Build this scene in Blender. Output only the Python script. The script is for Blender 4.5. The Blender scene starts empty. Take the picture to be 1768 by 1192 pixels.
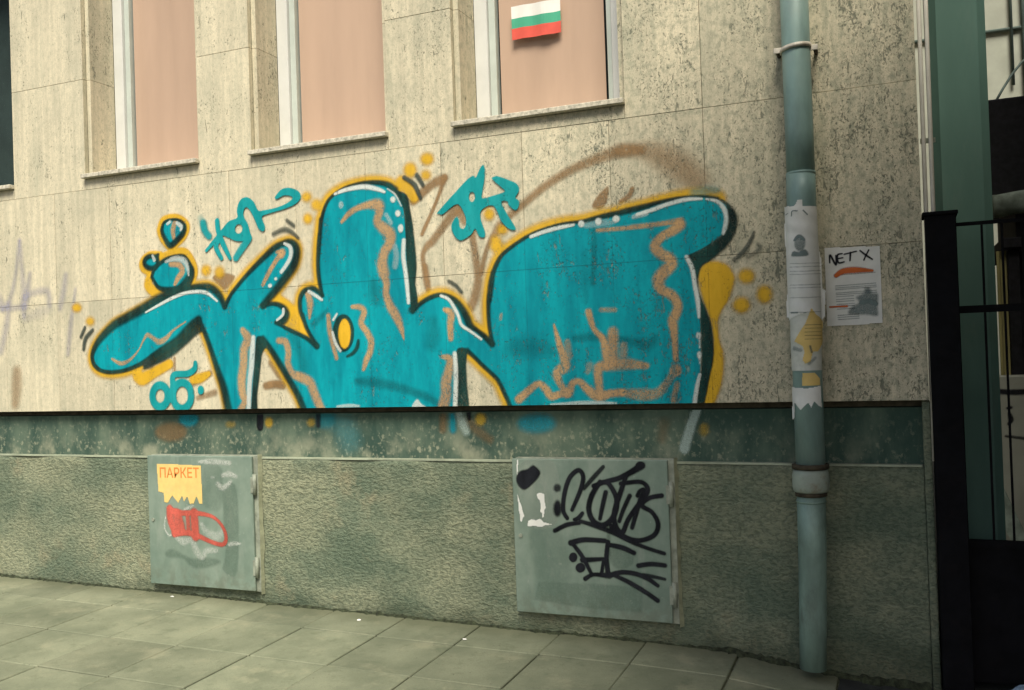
import bpy, bmesh, math, random
import numpy as np
from mathutils import Vector, Matrix
random.seed(7); np.random.seed(7)
sc=bpy.context.scene
R_=math.radians
# ---------------------------------------------------------------- camera
cd=bpy.data.cameras.new('camera'); cam=bpy.data.objects.new('camera',cd); sc.collection.objects.link(cam)
cd.sensor_width=36; cd.lens=1620/1768*36; cd.clip_end=500; cd.clip_start=.05
yaw,pitch,roll=0.39284962,0.01220983,-0.03438957
F=Vector((-math.sin(yaw)*math.cos(pitch),math.cos(yaw)*math.cos(pitch),math.sin(pitch)))
Rt=Vector((math.cos(yaw),math.sin(yaw),0)); U=Rt.cross(F)
R2=Rt*math.cos(roll)+U*math.sin(roll); U2=U*math.cos(roll)-Rt*math.sin(roll)
m=Matrix((R2,U2,-F)).transposed().to_4x4(); m.translation=Vector((0,-4.3,1.36)); cam.matrix_world=m
sc.camera=cam
# ---------------------------------------------------------------- sky, sun, exposure
SUN_EL,SUN_AZ=R_(52),R_(158)
w=bpy.data.worlds.new('World'); sc.world=w; w.use_nodes=True
nt=w.node_tree; nt.nodes.clear()
sky=nt.nodes.new('ShaderNodeTexSky'); sky.sky_type='NISHITA'; sky.sun_disc=False
sky.sun_elevation=SUN_EL; sky.sun_rotation=SUN_AZ; sky.air_density=1.0; sky.dust_density=4.0; sky.ozone_density=1.0
bg=nt.nodes.new('ShaderNodeBackground'); bg.inputs[1].default_value=.042
wo=nt.nodes.new('ShaderNodeOutputWorld'); nt.links.new(sky.outputs[0],bg.inputs[0]); nt.links.new(bg.outputs[0],wo.inputs[0])
sl=bpy.data.lights.new('sun','SUN'); sl.energy=1.5; sl.angle=R_(26); sl.color=(1,.965,.84)
so=bpy.data.objects.new('sun',sl); sc.collection.objects.link(so)
sd=Vector((math.sin(SUN_AZ)*math.cos(SUN_EL),math.cos(SUN_AZ)*math.cos(SUN_EL),math.sin(SUN_EL)))
so.rotation_euler=sd.to_track_quat('Z','Y').to_euler(); so.location=sd*30
vs=sc.view_settings; vs.view_transform='Standard'; vs.look='None'; vs.gamma=1; vs.exposure=1.70; vs.use_curve_mapping=False
sc.cycles.transparent_max_bounces=24
# ---------------------------------------------------------------- helpers: objects
col=sc.collection
def tag(o,label=None,cat=None,group=None,kind=None):
    for k,v in (('label',label),('category',cat),('group',group),('kind',kind)):
        if v: o[k]=v
    return o
def empty(name,loc,label,cat,group=None):
    o=bpy.data.objects.new(name,None); o.location=loc; o.empty_display_size=.1; col.objects.link(o)
    return tag(o,label,cat,group)
def link(name,me,mat,parent=None,smooth=False):
    o=bpy.data.objects.new(name,me); col.objects.link(o)
    if mat and not me.materials: me.materials.append(mat)
    if parent is not None:
        o.parent=parent
        t=parent.location.copy() if parent.parent is None else Vector((0,0,0))
        o.matrix_parent_inverse=Matrix.Translation(-t)
    if smooth:
        me.polygons.foreach_set('use_smooth',[True]*len(me.polygons))
    return o
def bm_box(bm,x0,x1,y0,y1,z0,z1,bev=0):
    r=bmesh.ops.create_cube(bm,size=1)
    for v in r['verts']:
        v.co=Vector(((x0+x1)/2+v.co.x*(x1-x0),(y0+y1)/2+v.co.y*(y1-y0),(z0+z1)/2+v.co.z*(z1-z0)))
    if bev:
        es=list({e for v in r['verts'] for e in v.link_edges})
        bmesh.ops.bevel(bm,geom=es,offset=bev,segments=1,affect='EDGES',profile=.5)
def mesh(bm,name):
    me=bpy.data.meshes.new(name); bm.to_mesh(me); bm.free(); return me
def box(name,x0,x1,y0,y1,z0,z1,mat,parent=None,bev=0.0):
    bm=bmesh.new(); bm_box(bm,x0,x1,y0,y1,z0,z1,bev); return link(name,mesh(bm,name),mat,parent)
def boxes(name,lst,mat,parent=None,bev=0.0):
    bm=bmesh.new()
    for b in lst: bm_box(bm,*b,bev)
    return link(name,mesh(bm,name),mat,parent)
def tube(name,pts,rads,mat,parent=None,n=32,caps=True):
    """sweep of circles (horizontal ring frames follow the path)"""
    bm=bmesh.new(); rings=[]
    P=[Vector(p) for p in pts]
    for i,p in enumerate(P):
        d=(P[min(i+1,len(P)-1)]-P[max(i-1,0)])
        d=d.normalized() if d.length>1e-6 else Vector((0,0,1))
        a=Vector((0,1,0)) if abs(d.y)<.9 else Vector((1,0,0))
        u=d.cross(a).normalized(); v=d.cross(u)
        r=rads[i] if hasattr(rads,'__len__') else rads
        rings.append([bm.verts.new(p+u*r*math.cos(2*math.pi*k/n)+v*r*math.sin(2*math.pi*k/n)) for k in range(n)])
    for A,B in zip(rings,rings[1:]):
        for k in range(n): bm.faces.new((A[k],A[(k+1)%n],B[(k+1)%n],B[k]))
    if caps: bm.faces.new(rings[0][::-1]); bm.faces.new(rings[-1])
    bmesh.ops.recalc_face_normals(bm,faces=bm.faces)
    me=mesh(bm,name); o=link(name,me,mat,parent)
    for p in me.polygons: p.use_smooth=len(p.vertices)==4
    return o
# ---------------------------------------------------------------- helpers: materials
class N:
    def __init__(s,nt): s.nt=nt
    def add(s,t,**k):
        n=s.nt.nodes.new(t)
        for a,b in k.items(): setattr(n,a,b)
        return n
    def put(s,sock,v):
        if v is None: return
        if isinstance(v,bpy.types.NodeSocket): s.nt.links.new(v,sock)
        elif isinstance(v,(tuple,list)) and sock.type=='RGBA': sock.default_value=tuple(v)+((1,) if len(v)==3 else ())
        else: sock.default_value=v
    def math(s,op,a,b=None,clamp=False):
        n=s.add('ShaderNodeMath',operation=op,use_clamp=clamp); s.put(n.inputs[0],a)
        if b is not None: s.put(n.inputs[1],b)
        return n.outputs[0]
    def mix(s,f,a,b,mode='MIX'):
        n=s.add('ShaderNodeMix',data_type='RGBA',blend_type=mode); s.put(n.inputs[0],f); s.put(n.inputs[6],a); s.put(n.inputs[7],b); return n.outputs[2]
    def pos(s,scale=(1,1,1),off=(0,0,0)):
        g=s.add('ShaderNodeNewGeometry'); mp=s.add('ShaderNodeMapping'); s.put(mp.inputs[0],g.outputs['Position'])
        mp.inputs['Scale'].default_value=scale; mp.inputs['Location'].default_value=off; return mp.outputs[0]
    def noise(s,vec,scale=1,detail=3,rough=.5,dist=0):
        n=s.add('ShaderNodeTexNoise'); s.put(n.inputs['Vector'],vec); n.inputs['Scale'].default_value=scale
        n.inputs['Detail'].default_value=detail; n.inputs['Roughness'].default_value=rough; n.inputs['Distortion'].default_value=dist
        return n.outputs[0]
    def ramp(s,v,a,b,lo=0.,hi=1.):
        n=s.add('ShaderNodeMapRange'); s.put(n.inputs[0],v); n.inputs[1].default_value=a; n.inputs[2].default_value=b; n.inputs[3].default_value=lo; n.inputs[4].default_value=hi
        n.interpolation_type='SMOOTHSTEP'; return n.outputs[0]
    def sepx(s,vec):
        n=s.add('ShaderNodeSeparateXYZ'); s.put(n.inputs[0],vec); return n.outputs
    def bump(s,h,strength=.5,dist=.01):
        n=s.add('ShaderNodeBump'); s.put(n.inputs['Height'],h); n.inputs['Strength'].default_value=strength; n.inputs['Distance'].default_value=dist; return n.outputs[0]
def newmat(name):
    mt=bpy.data.materials.new(name); mt.use_nodes=True; mt.node_tree.nodes.clear(); return mt,N(mt.node_tree)
def finish(mt,n,color,rough=.8,normal=None,spec=.3,metal=0.,alpha=None,sub=None):
    b=n.add('ShaderNodeBsdfPrincipled'); n.put(b.inputs['Base Color'],color); n.put(b.inputs['Roughness'],rough)
    n.put(b.inputs['Specular IOR Level'],spec); n.put(b.inputs['Metallic'],metal)
    if normal is not None: n.put(b.inputs['Normal'],normal)
    out=n.add('ShaderNodeOutputMaterial'); sh=b.outputs[0]
    if alpha is not None:
        t=n.add('ShaderNodeBsdfTransparent'); mx=n.add('ShaderNodeMixShader'); n.put(mx.inputs[0],alpha)
        n.nt.links.new(t.outputs[0],mx.inputs[1]); n.nt.links.new(sh,mx.inputs[2]); sh=mx.outputs[0]
    n.nt.links.new(sh,out.inputs[0]); return mt
# shared stone relief: pits (0..1) and height, so that paint sits in the same pitted surface
def stone_fields(n,off=None):
    P=n.pos()
    x=n.sepx(P)[0]
    dens=n.math('ADD',n.math('MULTIPLY',n.noise(n.pos((1,1,.6)),3.4,3,.6),.5),n.math('MULTIPLY',n.noise(n.pos((1,1,.5),(2,0,4)),11,3,.6),.5))
    grad=n.ramp(x,-2.8,-.1,0.,.060)
    thr=n.math('SUBTRACT',n.math('SUBTRACT',.630,n.math('MULTIPLY',n.math('SUBTRACT',dens,.5),.62)),grad)
    pn=n.noise(n.pos((1,1,.75)),98,3,.72,.7)
    pit=n.ramp(n.math('SUBTRACT',pn,thr),-.005,.075)
    pn2=n.noise(n.pos((1,1,.33),(5,0,3)),42,3,.70,.5)
    pit2=n.ramp(n.math('SUBTRACT',pn2,n.math('ADD',thr,.028)),0.,.08)
    pit=n.math('MAXIMUM',pit,n.math('MULTIPLY',pit2,.9))
    vein=n.noise(shift(n,(1,1,.05),off),24,5,.65,.15)
    return pit,vein
def shift(n,scale,off):
    v=n.pos(scale)
    if off is None: return v
    a=n.add('ShaderNodeVectorMath',operation='ADD'); n.put(a.inputs[0],v); n.put(a.inputs[1],off); return a.outputs[0]
def mat_travertine(name,base=(.70,.615,.435),dark=(.54,.48,.34),pitc=(.10,.112,.08)):
    mt,n=newmat(name); oi=n.add('ShaderNodeObjectInfo')
    cb=n.add('ShaderNodeCombineXYZ'); n.put(cb.inputs[0],n.math('MULTIPLY',oi.outputs['Random'],37.)); n.put(cb.inputs[2],n.math('MULTIPLY',oi.outputs['Random'],11.)); off=cb.outputs[0]
    pit,vein=stone_fields(n,off)
    c=n.mix(n.ramp(vein,.34,.68),dark,base)
    blot=n.noise(shift(n,(1,1,.7),off),2.4,5,.65); c=n.mix(n.ramp(blot,.44,.70,0,.5),c,(.385,.365,.265))
    x=n.sepx(n.pos())[0]
    gry=n.noise(n.pos((1,1,.7)),34,5,.72)
    c=n.mix(n.math('MULTIPLY',n.ramp(x,-3.6,-.1,.26,.74),n.ramp(gry,.44,.64)),c,(.27,.275,.195))
    st=n.noise(shift(n,(1,1,.07),off),13,5,.65); c=n.mix(n.ramp(st,.50,.76,0,.42),c,(.30,.31,.22))
    fine=n.noise(n.pos(),190,3,.6); c=n.mix(n.ramp(fine,.40,.72,0,.38),c,(.27,.265,.185)); med=n.noise(n.pos((1,1,.5)),75,3,.65); c=n.mix(n.ramp(med,.5,.72,0,.42),c,(.30,.305,.215))
    v=n.math('ADD',.93,n.math('MULTIPLY',oi.outputs['Random'],.14))
    hs=n.add('ShaderNodeHueSaturation'); n.put(hs.inputs['Color'],c); n.put(hs.inputs['Value'],v); c=hs.outputs[0]
    c=n.mix(n.math('MULTIPLY',pit,.80),c,pitc)
    h=n.math('SUBTRACT',n.math('MULTIPLY',vein,.2),pit)
    return finish(mt,n,c,.78,n.bump(h,.5,.004),.25)
def mat_paint(name,color,rough=.55,var=.12,wall=True,light=None,keep=.55,grain=0.):
    """spray paint film on the wall; 'a' = coverage"""
    mt,n=newmat(name)
    at=n.add('ShaderNodeAttribute',attribute_name='a'); a=at.outputs['Fac']
    sp=n.noise(n.pos(),330,2,.6); ed=n.math('MULTIPLY',n.math('MULTIPLY',a,n.math('SUBTRACT',1.,a)),n.math('SUBTRACT',sp,.5))
    a=n.math('ADD',a,n.math('MULTIPLY',ed,3.0),True)
    if grain: a=n.math('MULTIPLY',a,n.ramp(n.noise(n.pos(),120,4,.7),.32,.58,1.-grain,1.))
    nv=n.noise(n.pos((1,1,.28)),8,6,.68); f=n.ramp(nv,.3,.7)
    dk=tuple(c*(1-var*1.5) for c in color); lt=light or tuple(min(1,c*(1+var)+.01) for c in color)
    c=n.mix(f,dk,lt)
    nrm=None
    if wall:
        pit,vein=stone_fields(n)
        a=n.math('MULTIPLY',a,n.math('SUBTRACT',1.,n.math('MULTIPLY',pit,keep)))
        c=n.mix(n.ramp(vein,.48,.72,0,.30),c,tuple(q*.55 for q in color))
        P=n.sepx(n.pos())
        def joint(v,off,per):
            q=n.math('ADD',v,off); q=n.math('PINGPONG',q,per/2)     # 0 at a joint
            return n.ramp(q,.0010,.0030,1.,0.)
        jn=n.math('MULTIPLY',joint(P[0],.80,.4475),.30)
        jn=n.math('MAXIMUM',jn,n.math('MULTIPLY',n.ramp(n.math('ABSOLUTE',n.math('SUBTRACT',P[2],1.785)),.0010,.0030,1.,0.),.55))
        c=n.mix(jn,c,tuple(q*.2+.008 for q in color))
        nrm=n.bump(n.math('SUBTRACT',n.math('MULTIPLY',vein,.25),pit),.45,.004)
    return finish(mt,n,c,rough+.12,nrm,.12,alpha=a)
def mat_simple(name,color,rough=.6,spec=.3,metal=0.,var=.15,scale=8,bump=0.,bscale=60,dist=.005,stretch=(1,1,1),dirt=None,dirt_amt=.5,dirt_scale=5):
    mt,n=newmat(name)
    nv=n.noise(n.pos(stretch),scale,5,.62)
    c=n.mix(n.ramp(nv,.3,.7),tuple(q*(1-var) for q in color),tuple(min(1,q*(1+var)) for q in color))
    if dirt: c=n.mix(n.ramp(n.noise(n.pos(stretch,(4,2,9)),dirt_scale,6,.68),.5,.72,0,dirt_amt),c,dirt)
    nrm=n.bump(n.noise(n.pos(),bscale,4,.6),bump,dist) if bump else None
    return finish(mt,n,c,rough,nrm,spec,metal)
# ---------------------------------------------------------------- helpers: painted shapes (soft-edged sheets that lie on a surface)
def cr(pts,closed,sub):
    pts=[np.array(p,float) for p in pts]; n=len(pts); out=[]
    rng=range(n if closed else n-1)
    for i in rng:
        p1,p2=pts[i],pts[(i+1)%n]
        p0=pts[(i-1)%n] if (closed or i>0) else p1; p3=pts[(i+2)%n] if (closed or i+2<n) else p2
        for k in range(sub):
            t=k/sub
            out.append(.5*((2*p1)+(-p0+p2)*t+(2*p0-5*p1+4*p2-p3)*t*t+(-p0+3*p1-3*p2+p3)*t**3))
    if not closed: out.append(pts[-1])
    return np.array(out)
def sstep(x): x=np.clip(x,0,1); return x*x*(3-2*x)
def coverage(items,g,clip=None):
    """rasterise strokes and polygons (mm) on a grid of spacing g (m): x0,z0,alpha[z,x]"""
    prep=[]; lo=np.array([1e9,1e9]); hi=-lo
    for kind,txt,al,so in items:
        pts=[tuple(float(v)/1000 for v in q.split(',')) for q in txt.split()]
        if kind=='s':
            L=cr(pts,False,8 if len(pts)>2 else 6); L[:,2]=np.maximum(L[:,2],.0012); so2=so/100; pad=(L[:,2]*(1+so2)).max()
        else:
            L=cr(pts,True,5) if kind=='p' else np.array(pts); so2=so/1000; pad=so2
        prep.append((kind,L,al/100,so2)); lo=np.minimum(lo,L[:,:2].min(0)-pad-g); hi=np.maximum(hi,L[:,:2].max(0)+pad+g)
    if clip: lo=np.maximum(lo,[clip[0],clip[1]]); hi=np.minimum(hi,[clip[2],clip[3]])
    nx=int((hi[0]-lo[0])/g)+2; nz=int((hi[1]-lo[1])/g)+2
    xs=lo[0]+g*np.arange(nx); zs=lo[1]+g*np.arange(nz)
    if clip: xs=np.minimum(xs,clip[2]); zs=np.minimum(zs,clip[3])
    A=np.zeros((nz,nx))
    def win(x0,x1,z0,z1):
        i0=max(0,int((x0-lo[0])/g)-1); i1=min(nx,int((x1-lo[0])/g)+3); j0=max(0,int((z0-lo[1])/g)-1); j1=min(nz,int((z1-lo[1])/g)+3)
        return i0,max(i0,i1),j0,max(j0,j1)
    for kind,L,al,so in prep:
        if kind=='s':
            B=np.zeros_like(A)
            for a,b in zip(L,L[1:]):
                r=max(a[2],b[2])*(1+so)
                i0,i1,j0,j1=win(min(a[0],b[0])-r,max(a[0],b[0])+r,min(a[1],b[1])-r,max(a[1],b[1])+r)
                if i0>=i1 or j0>=j1: continue
                X,Z=np.meshgrid(xs[i0:i1],zs[j0:j1]); d=b[:2]-a[:2]; l2=max(d@d,1e-12)
                t=np.clip(((X-a[0])*d[0]+(Z-a[1])*d[1])/l2,0,1); D=np.hypot(X-a[0]-t*d[0],Z-a[1]-t*d[1]); h=a[2]+t*(b[2]-a[2])
                V=1-sstep((D-h*(1-so))/(2*h*so+1e-6)); B[j0:j1,i0:i1]=np.maximum(B[j0:j1,i0:i1],V)
        else:
            lo2=L.min(0)-so; hi2=L.max(0)+so
            i0,i1,j0,j1=win(lo2[0],hi2[0],lo2[1],hi2[1])
            X,Z=np.meshgrid(xs[i0:i1],zs[j0:j1]); ins=np.zeros(X.shape,bool); D=np.full(X.shape,9.)
            M=np.roll(L,-1,0)
            for a,b in zip(L,M):
                if a[1]!=b[1]:
                    c=((a[1]>Z)!=(b[1]>Z)); ins^=c&(X<(b[0]-a[0])*(Z-a[1])/(b[1]-a[1])+a[0])
                d=b-a; l2=max(d@d,1e-12); t=np.clip(((X-a[0])*d[0]+(Z-a[1])*d[1])/l2,0,1); D=np.minimum(D,np.hypot(X-a[0]-t*d[0],Z-a[1]-t*d[1]))
            sd=np.where(ins,D,-D); B=np.zeros_like(A); B[j0:j1,i0:i1]=sstep((sd+so)/(2*so))
        A=1-(1-A)*(1-B*al)
    return xs,zs,A
def film(name,items,mat,parent,y,g=.005,clip=None,minus=None,place=None,thr=.03,solid=False,pieces=True):
    xs,zs,A=coverage(items,g,clip)
    if minus:
        for kind,txt,al,so in minus:
            pts=np.array([tuple(float(v)/1000 for v in q.split(',')) for q in txt.split()]); c=pts.mean(0); r=np.ptp(pts,0)/2
            X,Z=np.meshgrid(xs,zs); A=A*sstep((np.hypot((X-c[0])/r[0],(Z-c[1])/r[1])-.85)/.35)
    cell=np.maximum(np.maximum(A[:-1,:-1],A[1:,:-1]),np.maximum(A[:-1,1:],A[1:,1:])) if not solid else np.minimum(np.minimum(A[:-1,:-1],A[1:,:-1]),np.minimum(A[:-1,1:],A[1:,1:]))
    K=cell>(thr if not solid else .45)
    groups=components(K) if pieces else [np.nonzero(K)]
    return [sheet(name,J,I,xs,zs,A,mat,parent,y,place) for J,I in groups]
def components(K):
    lab=np.zeros(K.shape,np.int32); out=[]; nz,nx=K.shape; flat=K.ravel(); seen=bytearray(flat.size)
    for s0 in np.flatnonzero(flat):
        if seen[s0]: continue
        st=[int(s0)]; seen[s0]=1; comp=[]
        while st:
            c=st.pop(); comp.append(c); x=c%nx
            for d in (-1,1,-nx,nx,-nx-1,-nx+1,nx-1,nx+1):
                q=c+d
                if 0<=q<flat.size and abs(q%nx-x)<=1 and flat[q] and not seen[q]: seen[q]=1; st.append(q)
        if len(comp)>=5:
            comp=np.array(sorted(comp)); out.append((comp//nx,comp%nx))
    return out
def sheet(name,J,I,xs,zs,A,mat,parent,y,place):
    nz,nx=A.shape
    ids=np.stack([J*nx+I,J*nx+I+1,(J+1)*nx+I+1,(J+1)*nx+I],1)
    used,inv=np.unique(ids.ravel(),return_inverse=True)
    zz,xx=used//nx,used%nx
    X=xs[xx]; Z=zs[zz]
    if place is None: co=np.stack([X,np.full(len(X),float(y)),Z],1)
    else: co=place(X,Z)
    me=bpy.data.meshes.new(name); nf=len(J)
    me.vertices.add(len(used)); me.vertices.foreach_set('co',co.astype(np.float32).ravel())
    me.loops.add(nf*4); me.loops.foreach_set('vertex_index',inv.astype(np.int32).ravel())
    me.polygons.add(nf); me.polygons.foreach_set('loop_start',np.arange(0,nf*4,4,dtype=np.int32))
    me.update(calc_edges=True)
    at=me.attributes.new('a','FLOAT','POINT'); at.data.foreach_set('value',A.ravel()[used].astype(np.float32))
    o=link(name,me,mat,parent); me.polygons.foreach_set('use_smooth',[True]*nf)
    return o

def dict_args(*a,**k): return a,k
def top(name,args,label,cat):
    """a painted or pasted thing: one mesh, or an Empty with one part per separate piece"""
    a,k=args; a=list(a); k=dict(k)
    ps=film(name,*a,**k)
    if len(ps)==1: return tag(ps[0],label,cat)
    c=np.mean([np.mean([v.co[:] for v in list(p.data.vertices)[::40]],0) for p in ps],0)
    e=empty(name,tuple(c),label,cat)
    for p in ps:
        p.name='stroke' if cat=='graffiti' else 'scrap'; p.parent=e; p.matrix_parent_inverse=Matrix.Translation(-e.location)
    return e
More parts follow.
